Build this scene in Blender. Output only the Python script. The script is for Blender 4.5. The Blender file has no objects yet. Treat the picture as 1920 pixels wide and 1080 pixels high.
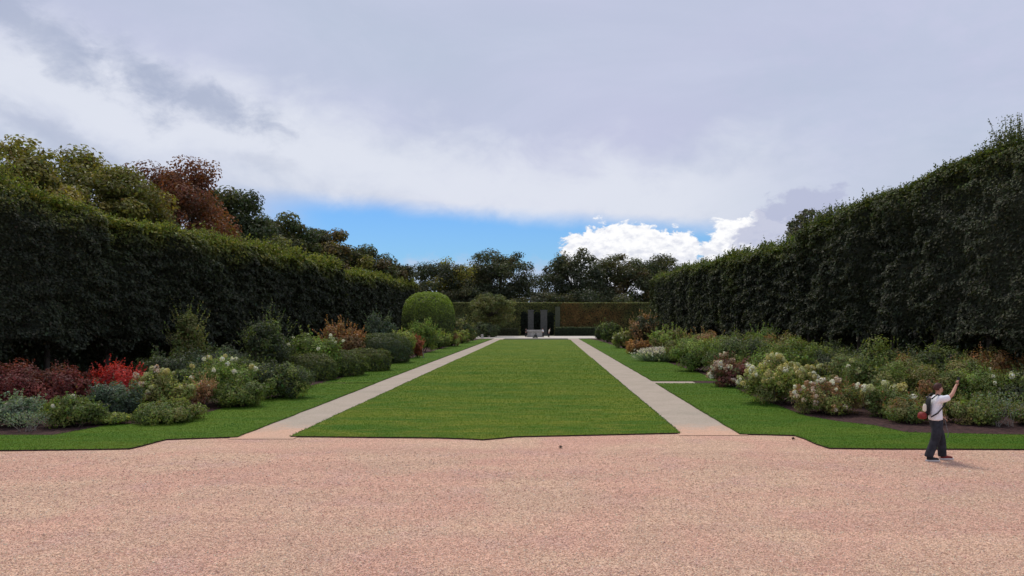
import bpy, bmesh, math, random
import numpy as np
from mathutils import Vector, Matrix
R = np.random.default_rng(11)
random.seed(11)
rad = math.radians
SC = bpy.context.scene
COL = SC.collection

# ------------------------------------------------------------------ camera
CAMH, F = 3.1, 1400.0          # eye height; focal length for a 1920 px wide frame
VX, VY = 1022.0, 600.0         # where the garden axis meets the horizon
cam = bpy.data.cameras.new('camera')
cam.sensor_width = 36.0
cam.lens = 36.0 * F / 1920.0
cam.shift_x = -(VX - 960) / 1920.0
cam.shift_y = (VY - 540) / 1920.0
cam.clip_start, cam.clip_end = 0.1, 4000
camo = bpy.data.objects.new('camera', cam); COL.objects.link(camo)
camo.location = (0, 0, CAMH); camo.rotation_euler = (rad(90), 0, 0)
SC.camera = camo

def GX(px, D): return (px - VX) / F * D
def GZ(py, D): return CAMH + (VY - py) / F * D
def GD(py): return CAMH * F / (py - VY)
def GP(px, py): d = GD(py); return (GX(px, d), d)

# ------------------------------------------------------------------ exposure
vs = SC.view_settings
vs.view_transform = 'Standard'; vs.look = 'None'; vs.exposure = 0.5; vs.gamma = 1.0
vs.use_curve_mapping = False
SC.cycles.max_bounces = 4; SC.cycles.caustics_reflective = False; SC.cycles.caustics_refractive = False; SC.cycles.diffuse_bounces = 2; SC.cycles.glossy_bounces = 2; SC.cycles.transmission_bounces = 3

# ------------------------------------------------------------------ sky
SUN_EL, SUN_AZ = rad(58), rad(-22)      # azimuth from +Y towards +X
W = bpy.data.worlds.new('World'); SC.world = W; W.use_nodes = True
nt = W.node_tree; nt.nodes.clear()

class NV:
    """tiny expression helper over math nodes"""
    def __init__(s, sock, t=None): s.s = sock; s.t = t
def mnode(tree, op, *a, clamp=False):
    n = tree.nodes.new('ShaderNodeMath'); n.operation = op; n.use_clamp = clamp
    for i, v in enumerate(a):
        if isinstance(v, (int, float)): n.inputs[i].default_value = v
        else: tree.links.new(v, n.inputs[i])
    return n.outputs[0]
def sstep(tree, v, a, b, o0=0.0, o1=1.0):
    n = tree.nodes.new('ShaderNodeMapRange'); n.interpolation_type = 'SMOOTHSTEP'
    tree.links.new(v, n.inputs[0])
    for i, q in enumerate((a, b, o0, o1)): n.inputs[i + 1].default_value = q
    return n.outputs[0]
def mixc(tree, f, a, b, mode='MIX'):
    n = tree.nodes.new('ShaderNodeMix'); n.data_type = 'RGBA'; n.blend_type = mode
    if isinstance(f, (int, float)): n.inputs[0].default_value = f
    else: tree.links.new(f, n.inputs[0])
    for v, i in ((a, 6), (b, 7)):
        if isinstance(v, tuple): n.inputs[i].default_value = (*v, 1)
        else: tree.links.new(v, n.inputs[i])
    return n.outputs[2]
def noise(tree, vec, scale, detail=4, rough=0.55, dist=0.0):
    n = tree.nodes.new('ShaderNodeTexNoise')
    tree.links.new(vec, n.inputs['Vector'])
    n.inputs['Scale'].default_value = scale; n.inputs['Detail'].default_value = detail
    n.inputs['Roughness'].default_value = rough; n.inputs['Distortion'].default_value = dist
    return n.outputs['Fac']

def build_sky():
    T = nt
    M = lambda op, *a, **k: mnode(T, op, *a, **k)
    tc = T.nodes.new('ShaderNodeTexCoord'); sep = T.nodes.new('ShaderNodeSeparateXYZ')
    T.links.new(tc.outputs['Generated'], sep.inputs[0])
    x, y, z = sep.outputs
    az = M('ARCTAN2', x, y)
    el = M('ARCSINE', M('MINIMUM', M('MAXIMUM', z, -1.0), 1.0))
    azd = M('MULTIPLY', az, 57.2958); eld = M('MULTIPLY', el, 57.2958)
    # flat cloud-deck coordinates (perspective towards the horizon)
    zz = M('ADD', M('ABSOLUTE', z), 0.13)
    cv = T.nodes.new('ShaderNodeCombineXYZ')
    T.links.new(M('DIVIDE', x, zz), cv.inputs[0]); T.links.new(M('DIVIDE', y, zz), cv.inputs[1])
    deck = cv.outputs[0]
    ca = T.nodes.new('ShaderNodeCombineXYZ')          # angular coordinates for the near-horizon cumulus
    T.links.new(M('MULTIPLY', az, 1.0), ca.inputs[0]); T.links.new(M('MULTIPLY', el, 1.6), ca.inputs[1])
    ang = ca.outputs[0]
    n_big = noise(T, deck, 0.55, 3, 0.5)
    n_mid = noise(T, deck, 1.3, 6, 0.6, 0.6)
    n_fine = noise(T, ang, 9.0, 7, 0.6, 0.3)
    n_cum = noise(T, ang, 22.0, 8, 0.62, 0.2)
    n_puff = noise(T, ang, 60.0, 5, 0.6)
    # cloud deck
    col = mixc(T, sstep(T, n_big, 0.35, 0.65), (0.455, 0.515, 0.650), (0.50, 0.525, 0.69))
    col = mixc(T, M('MULTIPLY', sstep(T, n_mid, 0.38, 0.72), 0.35), col, (0.60, 0.62, 0.78))
    # the deck thins out and whitens towards its lower edge, more so on the left
    edge = M('ADD', eld, M('MULTIPLY', M('SUBTRACT', n_fine, 0.5), 9.0))
    slope = M('MULTIPLY', azd, 0.24)                  # bright belt rises to the left
    belt_c = M('SUBTRACT', 9.2, M('MULTIPLY', M('MINIMUM', azd, 0.0), 0.16))
    d = M('ABSOLUTE', M('SUBTRACT', edge, belt_c))
    belt = M('MULTIPLY', sstep(T, d, 0.4, 5.5, 1.0, 0.0), sstep(T, azd, -60, -25, 0.75, 0.85))
    belt = M('MULTIPLY', belt, sstep(T, azd, 8, 24, 1.0, 0.2))
    col = mixc(T, belt, col, (0.71, 0.74, 0.82))
    # ragged grey scud on the left, in front of the belt
    def blob(ca_, ce_, ra, re, tilt=0.0, warp=5.0, nz=n_fine, n2=n_mid):
        da = M('SUBTRACT', azd, ca_)
        de = M('SUBTRACT', M('SUBTRACT', eld, ce_), M('MULTIPLY', da, tilt))
        q = M('SQRT', M('ADD', M('POWER', M('ABSOLUTE', M('DIVIDE', da, ra)), 2.0), M('POWER', M('ABSOLUTE', M('DIVIDE', de, re)), 2.0)))
        return M('ADD', q, M('MULTIPLY', M('SUBTRACT', nz, 0.5), warp))
    for (a, e, ra, re, tl, amt) in ((-36.0, 19.0, 7.0, 2.0, -0.62, 0.75), (-28.6, 16.0, 2.6, 2.0, -0.8, 0.45),
                                    (-24.8, 15.0, 6.0, 1.4, -0.30, 0.85), (-33.5, 11.8, 4.0, 0.9, -0.4, 0.5),
                                    (-21.0, 11.2, 3.0, .7, -0.1, 0.3), (24.5, 16.5, 10.0, 4.5, 0.0, 0.22)):
        m = sstep(T, blob(a, e, ra, re, tl, 2.8, n_cum), 0.10, 1.35, 1.0, 0.0)
        col = mixc(T, M('MULTIPLY', m, amt), col, (0.37, 0.42, 0.56) if amt > .25 else (0.40, 0.50, 0.62))
    # gap of clear sky above the trees
    top = M('ADD', M('MULTIPLY', azd, -0.06), 7.7)
    gap_up = sstep(T, M('SUBTRACT', M('ADD', eld, M('MULTIPLY', M('SUBTRACT', n_fine, 0.5), 1.8)), top), -0.9, 0.9, 1.0, 0.0)
    gap_l = sstep(T, M('ADD', azd, M('MULTIPLY', M('SUBTRACT', n_fine, 0.5), 8)), -25, -15, 0.0, 1.0)
    gap_r = sstep(T, azd, 12.5, 14, 1.0, 0.0)
    gap_lo = sstep(T, M('ADD', eld, M('MULTIPLY', M('SUBTRACT', n_cum, 0.5), 5.0)), 3.2, 5.0, 0.25, 1.0)
    gap = M('MULTIPLY', M('MULTIPLY', gap_up, gap_lo), M('MULTIPLY', gap_l, gap_r))
    # heap clouds low on the right
    cum = sstep(T, blob(6.8, 4.5, 5.8, 3.2, -0.02, 1.5, n_cum), 0.90, 1.02, 1.0, 0.0)
    cum2 = sstep(T, blob(15.0, 4.6, 4.2, 3.2, 0.14, 1.5, n_cum), 0.90, 1.02, 1.0, 0.0)
    cumm = M('MAXIMUM', cum, cum2)
    cumcol = mixc(T, sstep(T, M('ADD', n_puff, M('MULTIPLY', M('SUBTRACT', eld, 5.5), 0.06)), 0.32, 0.6), (0.68, 0.70, 0.78), (0.93, 0.93, 0.94))
    dk = sstep(T, blob(18.4, 7.2, 3.8, 2.1, 0.30, 1.8, n_cum), 0.80, 1.08, 1.0, 0.0)
    col = mixc(T, cumm, col, cumcol)
    col = mixc(T, M('MULTIPLY', dk, 0.8), col, (0.43, 0.46, 0.62))
    below = sstep(T, eld, -6, -1, 0.0, 1.0)
    col = mixc(T, below, (0.12, 0.12, 0.10), col)
    gapm = M('MULTIPLY', M('MULTIPLY', gap, M('SUBTRACT', 1.0, cumm)), M('SUBTRACT', 1.0, dk))
    sky = T.nodes.new('ShaderNodeTexSky'); sky.sky_type = 'NISHITA'; sky.sun_disc = False
    sky.sun_elevation = SUN_EL; sky.sun_rotation = SUN_AZ
    sky.air_density = 1.3; sky.dust_density = 0.1; sky.ozone_density = 3.5
    tint = mixc(T, 1.0, sky.outputs[0], (0.44, 0.71, 1.12), 'MULTIPLY')
    b1 = T.nodes.new('ShaderNodeBackground'); T.links.new(tint, b1.inputs[0]); b1.inputs[1].default_value = 0.07
    b2 = T.nodes.new('ShaderNodeBackground'); T.links.new(col, b2.inputs[0]); b2.inputs[1].default_value = 0.765
    mx = T.nodes.new('ShaderNodeMixShader'); T.links.new(gapm, mx.inputs[0])
    T.links.new(b2.outputs[0], mx.inputs[1]); T.links.new(b1.outputs[0], mx.inputs[2])
    out = T.nodes.new('ShaderNodeOutputWorld'); T.links.new(mx.outputs[0], out.inputs[0])
build_sky()

# ------------------------------------------------------------------ sun (veiled)
sl = bpy.data.lights.new('sun', 'SUN'); sl.energy = 1.5; sl.angle = rad(14); sl.color = (1.0, 0.90, 0.76)
so = bpy.data.objects.new('sun', sl); COL.objects.link(so)
sd = Vector((math.sin(SUN_AZ) * math.cos(SUN_EL), math.cos(SUN_AZ) * math.cos(SUN_EL), math.sin(SUN_EL)))
so.rotation_euler = sd.to_track_quat('Z', 'Y').to_euler(); so.location = sd * 100

# ------------------------------------------------------------------ materials
def new_mat(name):
    m = bpy.data.materials.new(name); m.use_nodes = True
    t = m.node_tree; t.nodes.clear()
    o = t.nodes.new('ShaderNodeOutputMaterial')
    p = t.nodes.new('ShaderNodeBsdfPrincipled'); t.links.new(p.outputs[0], o.inputs[0])
    return m, t, p, o
def coords(t, kind='Object'):
    n = t.nodes.new('ShaderNodeTexCoord'); return n.outputs[kind]
def bump(t, p, h, strength=0.4, dist=0.02):
    b = t.nodes.new('ShaderNodeBump'); b.inputs['Strength'].default_value = strength; b.inputs['Distance'].default_value = dist
    t.links.new(h, b.inputs['Height']); t.links.new(b.outputs[0], p.inputs['Normal'])
def leaf_mat(name, trans=0.35, rough=0.55, spec=0.35):
    m, t, p, o = new_mat(name)
    a = t.nodes.new('ShaderNodeAttribute'); a.attribute_name = 'col'
    t.links.new(a.outputs['Color'], p.inputs['Base Color'])
    p.inputs['Roughness'].default_value = rough; p.inputs['Specular IOR Level'].default_value = spec
    tr = t.nodes.new('ShaderNodeBsdfTranslucent')
    tc = mixc(t, 1.0, a.outputs['Color'], (1.25, 1.35, 0.7), 'MULTIPLY')
    t.links.new(tc, tr.inputs[0])
    mx = t.nodes.new('ShaderNodeMixShader'); mx.inputs[0].default_value = trans
    t.links.new(p.outputs[0], mx.inputs[1]); t.links.new(tr.outputs[0], mx.inputs[2])
    t.links.new(mx.outputs[0], o.inputs[0])
    return m
M_LEAF = leaf_mat('leaf'); M_HEDGE = leaf_mat('hedge_leaf', 0.22, 0.62, 0.22)
M_PETAL = leaf_mat('petal', 0.3, 0.7, 0.2)
def attr_mat(name, rough=0.9, spec=0.2):
    m, t, p, o = new_mat(name)
    a = t.nodes.new('ShaderNodeAttribute'); a.attribute_name = 'col'
    t.links.new(a.outputs['Color'], p.inputs['Base Color'])
    p.inputs['Roughness'].default_value = rough; p.inputs['Specular IOR Level'].default_value = spec
    return m
M_STONES = attr_mat('pebble')
def noisy_mat(name, c0, c1, scale, rough=0.85, b=0.4, bd=0.02, detail=5, spec=0.25, stretch=None):
    m, t, p, o = new_mat(name)
    v = coords(t)
    if stretch:
        mp = t.nodes.new('ShaderNodeMapping'); mp.inputs['Scale'].default_value = stretch
        t.links.new(v, mp.inputs[0]); v = mp.outputs[0]
    n = noise(t, v, scale, detail, 0.6)
    c = mixc(t, sstep(t, n, 0.3, 0.7), c0, c1)
    t.links.new(c, p.inputs['Base Color'])
    p.inputs['Roughness'].default_value = rough; p.inputs['Specular IOR Level'].default_value = spec
    if b: bump(t, p, noise(t, v, scale * 3, 4), b, bd)
    return m
M_BARK = noisy_mat('bark', (.045, .038, .03), (.11, .095, .075), 6, 0.9, 0.8, 0.02, stretch=(1, 1, .25))
M_STEM = noisy_mat('stem', (.06, .045, .03), (.12, .10, .07), 8, 0.9, 0.3, 0.01)
M_SOIL = noisy_mat('soil', (.032, .016, .015), (.085, .042, .038), 7, 0.95, 0.9, 0.05)
M_STONE = noisy_mat('stone', (.30, .29, .27), (.45, .43, .40), 3, 0.8, 0.3, 0.01)
M_TRELLIS = noisy_mat('weathered_wood', (.085, .085, .075), (.13, .13, .115), 4, 0.85, 0.3, 0.01)
M_BRONZE = noisy_mat('dark_bronze', (.018, .02, .018), (.04, .045, .04), 5, 0.45, 0.3, 0.01, spec=.5)

def gravel_mat():
    m, t, p, o = new_mat('gravel')
    v = coords(t)
    vo = t.nodes.new('ShaderNodeTexVoronoi'); t.links.new(v, vo.inputs['Vector']); vo.inputs['Scale'].default_value = 62
    sp = t.nodes.new('ShaderNodeSeparateColor'); t.links.new(vo.outputs['Color'], sp.inputs[0])
    patch = noise(t, v, 0.42, 4, 0.55, 0.8)
    rake = t.nodes.new('ShaderNodeMapping'); rake.inputs['Scale'].default_value = (.16, 1.0, 1.0); t.links.new(v, rake.inputs[0])
    streak = noise(t, rake.outputs[0], 1.1, 5, 0.6, 0.5)
    patch2 = noise(t, v, 0.9, 3, 0.5)
    base = mixc(t, sstep(t, patch, 0.35, 0.65), (.645, .43, .30), (.66, .39, .285))
    base = mixc(t, mnode(t, 'MULTIPLY', sstep(t, patch2, 0.5, 0.75), 0.5), base, (.60, .37, .31))
    pale = mixc(t, 1.0, base, (1.28, 1.34, 1.34), 'MULTIPLY'); dark = mixc(t, 1.0, base, (.58, .52, .50), 'MULTIPLY')
    c = mixc(t, sstep(t, sp.outputs[0], 0.05, 0.95), dark, pale)
    c = mixc(t, sstep(t, sp.outputs[1], 0.82, 0.9), c, mixc(t, 1.0, base, (.75, .85, .95), 'MULTIPLY'))
    c = mixc(t, sstep(t, streak, .32, .68), mixc(t, 1.0, c, (.94, .93, .95), 'MULTIPLY'), mixc(t, 1.0, c, (1.06, 1.065, 1.06), 'MULTIPLY'))
    fine = noise(t, v, 7.0, 6, 0.7)
    c = mixc(t, sstep(t, fine, 0.3, 0.7), mixc(t, 1.0, c, (.86, .85, .85), 'MULTIPLY'), mixc(t, 1.0, c, (1.1, 1.1, 1.1), 'MULTIPLY'))
    t.links.new(c, p.inputs['Base Color'])
    p.inputs['Roughness'].default_value = 0.95; p.inputs['Specular IOR Level'].default_value = 0.15
    h = mnode(t, 'SUBTRACT', 1.0, vo.outputs['Distance'])
    bump(t, p, h, 0.8, 0.012)
    return m
M_GRAVEL = gravel_mat()
def path_mat():
    m, t, p, o = new_mat('path')
    v = coords(t)
    a = noise(t, v, 0.8, 5, 0.6); b = noise(t, v, 24, 4, 0.7)
    c = mixc(t, sstep(t, a, .3, .7), (.40, .345, .272), (.46, .39, .315))
    sx = t.nodes.new('ShaderNodeSeparateXYZ'); t.links.new(v, sx.inputs[0])
    g = sstep(t, mnode(t, 'ADD', sx.outputs[1], mnode(t, 'MULTIPLY', mnode(t, 'SUBTRACT', noise(t, v, 1.6, 5, .7), .5), 4.5)), 20.2, 22.6, 1.0, 0.0)
    c = mixc(t, g, c, mixc(t, sstep(t, noise(t, v, 30, 4, .7), .3, .7), (.54, .33, .22), (.72, .47, .34)))
    jn = noise(t, v, 0.35, 2, .5); c = mixc(t, mnode(t, 'MULTIPLY', sstep(t, jn, .5, .7), .35), c, (.33, .30, .24))
    c = mixc(t, sstep(t, b, .3, .7), mixc(t, 1.0, c, (.84, .83, .82), 'MULTIPLY'), mixc(t, 1.0, c, (1.12, 1.12, 1.12), 'MULTIPLY'))
    t.links.new(c, p.inputs['Base Color']); p.inputs['Roughness'].default_value = 0.92
    p.inputs['Specular IOR Level'].default_value = 0.2
    bump(t, p, b, 0.5, 0.01)
    return m
M_PATH = path_mat()
def lawn_mat(name='lawn', ca=(.054, .142, .008), cb=(.142, .192, .013), cc=(.23, .225, .03)):
    m, t, p, o = new_mat(name)
    v = coords(t)
    mp = t.nodes.new('ShaderNodeMapping'); mp.inputs['Scale'].default_value = (0.28, 1.0, 1.0); t.links.new(v, mp.inputs[0])
    a = noise(t, mp.outputs[0], 0.55, 5, 0.6, 0.3); b = noise(t, mp.outputs[0], 3.0, 4, 0.65); f = noise(t, v, 40, 3, 0.7)
    c = mixc(t, sstep(t, a, .36, .64), ca, cb)
    c = mixc(t, mnode(t, 'MULTIPLY', sstep(t, b, .42, .72), .7), c, cc)
    c = mixc(t, sstep(t, f, .3, .7), mixc(t, 1.0, c, (.75, .78, .75), 'MULTIPLY'), mixc(t, 1.0, c, (1.15, 1.15, 1.1), 'MULTIPLY'))
    t.links.new(c, p.inputs['Base Color']); p.inputs['Roughness'].default_value = 0.9
    p.inputs['Specular IOR Level'].default_value = 0.15
    bump(t, p, f, 0.7, 0.03)
    return m
M_LAWN = lawn_mat(); M_LAWN2 = lawn_mat('side_lawn', (.058, .140, .009), (.092, .168, .012), (.13, .185, .02))

# ------------------------------------------------------------------ object helpers
def setp(o, label=None, cat=None, group=None, kind=None):
    if label: o['label'] = label
    if cat: o['category'] = cat
    if group: o['group'] = group
    if kind: o['kind'] = kind
    return o
def empty(name, loc, label, cat, group=None):
    o = bpy.data.objects.new(name, None); COL.objects.link(o); o.location = loc; o.empty_display_size = 0.3
    return setp(o, label, cat, group)
def link(name, me, mat, parent=None, kind=None):
    o = bpy.data.objects.new(name, me); COL.objects.link(o)
    if mat and not me.materials: me.materials.append(mat)
    if parent: o.parent = parent
    if kind: o['kind'] = kind
    return o

class Acc:
    """collects vertices and faces (arrays) for ONE mesh, with one colour per face"""
    def __init__(s): s.v = []; s.f = []; s.c = []; s.n = 0
    def add(s, V, Fc, C=None):
        V = np.asarray(V, float).reshape(-1, 3); Fc = np.asarray(Fc, int)
        if len(V) == 0: return
        s.v.append(V); s.f.append(Fc + s.n); s.n += len(V)
        C = np.asarray(C if C is not None else (.5, .5, .5), float)
        s.c.append(np.broadcast_to(C, (len(Fc), 3)))
    def tris(s): return sum(len(f) * (f.shape[1] - 2) for f in s.f)
    def mesh(s, name, smooth=False):
        me = bpy.data.meshes.new(name)
        V = np.concatenate(s.v); me.vertices.add(len(V)); me.vertices.foreach_set('co', V.astype(np.float32).ravel())
        loops = np.concatenate([f.ravel() for f in s.f]); tot = np.concatenate([np.full(len(f), f.shape[1]) for f in s.f])
        me.loops.add(len(loops)); me.loops.foreach_set('vertex_index', loops.astype(np.int32))
        me.polygons.add(len(tot)); st = np.concatenate([[0], np.cumsum(tot)[:-1]])
        me.polygons.foreach_set('loop_start', st.astype(np.int32))
        a = me.attributes.new('col', 'FLOAT_COLOR', 'FACE')
        C = np.concatenate(s.c); C = np.concatenate([C, np.ones((len(C), 1))], 1)
        a.data.foreach_set('color', C.astype(np.float32).ravel())
        me.update(calc_edges=True)
        if not smooth: me.shade_flat()
        return me

def unit(v): return v / np.maximum(np.linalg.norm(v, axis=-1, keepdims=True), 1e-9)
def _h(i, j, k):
    n = (i * 374761393 + j * 668265263 + k * 2147483647 + 1013) & 0xffffffff
    n = ((n ^ (n >> 13)) * 1274126177) & 0xffffffff
    n = ((n ^ (n >> 16)) * 2246822519) & 0xffffffff
    return ((n ^ (n >> 15)) & 0xffff) / 65535.0
def vnoise(P):
    P = np.asarray(P, float); I = np.floor(P).astype(np.int64); f = P - I; f = f * f * (3 - 2 * f)
    o = 0
    for a in (0, 1):
        for b in (0, 1):
            for c in (0, 1):
                w = (f[..., 0] if a else 1 - f[..., 0]) * (f[..., 1] if b else 1 - f[..., 1]) * (f[..., 2] if c else 1 - f[..., 2])
                o = o + w * _h(I[..., 0] + a, I[..., 1] + b, I[..., 2] + c)
    return o
def jit(C, n, amt=0.25, hue=0.12):
    """n colours around C: brightness and a little hue"""
    C = np.broadcast_to(np.asarray(C, float), (n, 3))
    return np.clip(C * (1 + amt * R.standard_normal((n, 1))).clip(.4, 1.8) * (1 + hue * R.standard_normal((n, 3))).clip(.6, 1.4), .003, .9)
def pick(pal, n):
    pal = np.asarray(pal, float); return pal[R.integers(0, len(pal), n)]

def leaves(acc, P, N, S, C, asp=0.55, up=0.0, fold=0.12):
    """one folded rhombic leaf per point; up<0 lets the tips hang"""
    n = len(P)
    if n == 0: return
    N = unit(N); S = np.broadcast_to(S, (n,))[:, None]
    t = R.standard_normal((n, 3)); t[:, 2] += up
    t = unit(t - N * (t * N).sum(1, keepdims=True)); b = np.cross(N, t)
    h = S * .5
    V = np.stack([P - t * h, P + b * h * asp + N * S * fold, P + t * h, P - b * h * asp + N * S * fold], 1).reshape(-1, 3)
    acc.add(V, np.arange(4 * n).reshape(n, 4), C)
def blades(acc, P, D, L, Wd, C):
    """thin tapering blades from P along D (for grasses and upright leaves)"""
    n = len(P); D = unit(D); L = np.broadcast_to(L, (n,))[:, None]; Wd = np.broadcast_to(Wd, (n,))[:, None]
    s = unit(np.cross(D, R.standard_normal((n, 3))))
    bend = R.standard_normal((n, 3)) * .12; bend[:, 2] -= .12
    mid = P + D * L * .55; tip = P + (D + bend) * L
    V = np.stack([P, mid - s * Wd * .5, tip, mid + s * Wd * .5], 1).reshape(-1, 3)
    acc.add(V, np.arange(4 * n).reshape(n, 4), C)
def tube(acc, pts, r, seg=7, C=None, cap=True):
    pts = np.asarray(pts, float); n = len(pts); r = np.broadcast_to(r, (n,))
    d = unit(np.gradient(pts, axis=0)); ref = np.where(np.abs(d[:, 2:3]) > .9, [[1., 0, 0]], [[0, 0, 1.]])
    a = unit(np.cross(d, ref)); b = np.cross(d, a)
    th = np.linspace(0, 2 * np.pi, seg, endpoint=False)
    V = pts[:, None] + r[:, None, None] * (a[:, None] * np.cos(th)[None, :, None] + b[:, None] * np.sin(th)[None, :, None])
    i = np.arange(n - 1)[:, None] * seg; j = np.arange(seg)[None]; j2 = (j + 1) % seg
    Fq = np.stack([i + j, i + j2, i + seg + j2, i + seg + j], -1).reshape(-1, 4)
    acc.add(V.reshape(-1, 3), Fq, C)
    if cap: acc.add(np.concatenate([V[-1], pts[-1:]]), [[q, (q + 1) % seg, seg] for q in range(seg)], C)
def box(acc, x0, x1, y0, y1, z0, z1, C=None):
    V = [(x0, y0, z0), (x1, y0, z0), (x1, y1, z0), (x0, y1, z0), (x0, y0, z1), (x1, y0, z1), (x1, y1, z1), (x0, y1, z1)]
    acc.add(V, [(3, 2, 1, 0), (4, 5, 6, 7), (0, 1, 5, 4), (1, 2, 6, 5), (2, 3, 7, 6), (3, 0, 4, 7)], C)
def blobcore(acc, c, r, C, seg=12, rings=7, amp=.18, zmin=None):
    th = np.linspace(0, 2 * np.pi, seg, endpoint=False); ph = np.linspace(0.02, np.pi - .02, rings)
    D = np.stack([np.outer(np.sin(ph), np.cos(th)), np.outer(np.sin(ph), np.sin(th)), np.outer(np.cos(ph), np.ones(seg))], -1)
    k = 1 + amp * (vnoise(D * 2.2 + np.asarray(c) * 3.1) - .5) * 2
    V = np.asarray(c) + D * k[..., None] * np.asarray(r)
    if zmin is not None: V[..., 2] = np.maximum(V[..., 2], zmin)
    i = np.arange(rings - 1)[:, None] * seg; j = np.arange(seg)[None]; j2 = (j + 1) % seg
    acc.add(V.reshape(-1, 3), np.stack([i + j, i + seg + j, i + seg + j2, i + j2], -1).reshape(-1, 4), C)
def sphere_dirs(n, zmin=-1.0):
    z = R.uniform(zmin, 1, n); a = R.uniform(0, 2 * np.pi, n); s = np.sqrt(1 - z * z)
    return np.stack([s * np.cos(a), s * np.sin(a), z], 1)

# ------------------------------------------------------------------ the ground
def sheet(name, poly, z, mat, thick=0.0, sidemat=None, kind='structure'):
    """flat polygon; with thick>0 a slab whose sides show (grass edge cut in the soil)"""
    bm = bmesh.new()
    vs_ = [bm.verts.new((x, y, z)) for x, y in poly]
    f = bm.faces.new(vs_)
    if f.normal.z < 0: bmesh.ops.reverse_faces(bm, faces=[f])
    bm.normal_update()
    if f.normal.z < 0: f.normal_flip()
    if thick:
        lo = [bm.verts.new((x, y, z - thick)) for x, y in poly]
        for i in range(len(poly)):
            j = (i + 1) % len(poly); g = bm.faces.new((vs_[i], vs_[j], lo[j], lo[i])); g.material_index = 1
    bmesh.ops.triangulate(bm, faces=[q for q in bm.faces if len(q.verts) > 4])
    bmesh.ops.recalc_face_normals(bm, faces=bm.faces) if thick else None
    me = bpy.data.meshes.new(name); bm.to_mesh(me); bm.free()
    me.materials.append(mat)
    if sidemat: me.materials.append(sidemat)
    o = bpy.data.objects.new(name, me); COL.objects.link(o)
    if kind: o['kind'] = kind
    return o
def wavy(p, q, n, amp):
    p = np.array(p); q = np.array(q); d = q - p; L = np.hypot(*d); nn = np.array([-d[1], d[0]]) / L
    t = np.linspace(0, 1, n + 1)[:-1]
    w = amp * R.standard_normal(n); w[0] = 0
    return [tuple(p + d * a + nn * b) for a, b in zip(t, w)]
def wavy_poly(pts, step, amp):
    out = []
    for i in range(len(pts)):
        p, q = pts[i], pts[(i + 1) % len(pts)]
        L = math.hypot(q[0] - p[0], q[1] - p[1]); out += wavy(p, q, max(1, int(L / step)), amp if L < 45 else amp * 1.6)
    return out

ground = sheet('ground', [(-900, -300), (900, -300), (900, 2000), (-900, 2000)], -0.06, noisy_mat('rough_turf', (.035, .045, .018), (.07, .07, .035), .5))
gravel = sheet('gravel_forecourt', [(-60, -25), (60, -25), (60, 21.5), (-60, 21.5)], 0.0, M_GRAVEL)
FARL = 117.0
path_l = sheet('path_left', [(-8.25, 19.4), (-6.55, 19.4), (-6.75, FARL + 8), (-8.45, FARL + 8)], 0.012, M_PATH)
path_r = sheet('path_right', [(3.6, 20.0), (5.45, 20.0), (5.55, FARL + 8), (3.75, FARL + 8)], 0.012, M_PATH)
path_x = sheet('path_far', [(-19, FARL + 8.004), (16, FARL + 8.004), (16, 144), (-19, 144)], 0.014, noisy_mat('pale_sand', (.52, .49, .42), (.62, .58, .50), 2))
path_cr = sheet('path_cross', [(5.0, 36.2), (12.5, 36.2), (12.5, 37.6), (5.0, 37.6)], 0.008, M_PATH)
LZ = 0.036
lawn_near = [GP(545, 820), GP(700, 821.5), GP(820, 822.5), GP(880, 824.5), GP(905, 826), GP(935, 823.5), GP(965, 820.5), GP(1100, 817.5), GP(1275, 813.5)]
P_MAIN = lawn_near + [(3.70, 40), (3.82, 80), (3.95, FARL), (-7.05, FARL), (-6.9, 80), (-6.8, 40)]
P_MAIN = wavy_poly(P_MAIN, .6, .008)
bed_r_edge = [(8.35, 37.6), (8.25, 48), (8.0, 70), (7.6, 112)]
P_R1 = [GP(1387, 815.5), GP(1440, 816.5), GP(1490, 818), GP(1508, 824), GP(1530, 834), GP(1555, 842), GP(1700, 843.5), (19, 17.6), (60, 17.4), (60, 19.7), (14, 19.75), GP(1700, 813), GP(1640, 800),
        GP(1570, 792), GP(1510, 782), GP(1430, 752), GP(1390, 735), (8.8, 36.2), (5.38, 36.2), (5.3, 28)]
P_R1 = wavy_poly(P_R1, .6, .008)
P_R2 = wavy_poly([(5.4, 37.6), (8.9, 37.6), (8.9, 48), (8.6, 70), (8.0, 112), (7.2, FARL + 3), (5.5, FARL + 3), (5.45, 80)], .8, .012)
P_L1 = [GP(445, 821), GP(380, 823), GP(312, 825.5), GP(290, 831), GP(265, 838), GP(243, 843), GP(120, 845), (-14, 17.55), (-60, 17.2), (-60, 20.0), GP(0, 818), GP(100, 818),
        GP(150, 809), GP(205, 799), GP(300, 795), GP(360, 783), GP(420, 767), GP(500, 750), (-10.9, 33), (-10.9, 36.2), (-8.22, 36.2), (-8.15, 28)]
P_L1 = wavy_poly(P_L1, .6, .008)
P_L2 = wavy_poly([(-8.24, 36.5), (-10.9, 36.5), (-10.5, 48), (-11.1, 72), (-10.8, 112), (-10.2, FARL + 3), (-8.55, FARL + 3), (-8.45, 80)], .8, .012)
LAWNS = (('lawn_main', P_MAIN), ('lawn_right_near', P_R1), ('lawn_right_far', P_R2), ('lawn_left_near', P_L1), ('lawn_left_far', P_L2))
for nm, pl in LAWNS:
    sheet(nm, pl, LZ, M_LAWN if nm == 'lawn_main' else M_LAWN2, LZ + .05, M_SOIL)
soil_r = sheet('flower_bed_right', [(7.4, 37.0), (7.1, 125), (17.6, 125), (60, 125), (60, 18.6), (12, 18.8), (8.6, 21.2), (7.6, 24)], 0.030, M_SOIL)
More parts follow.
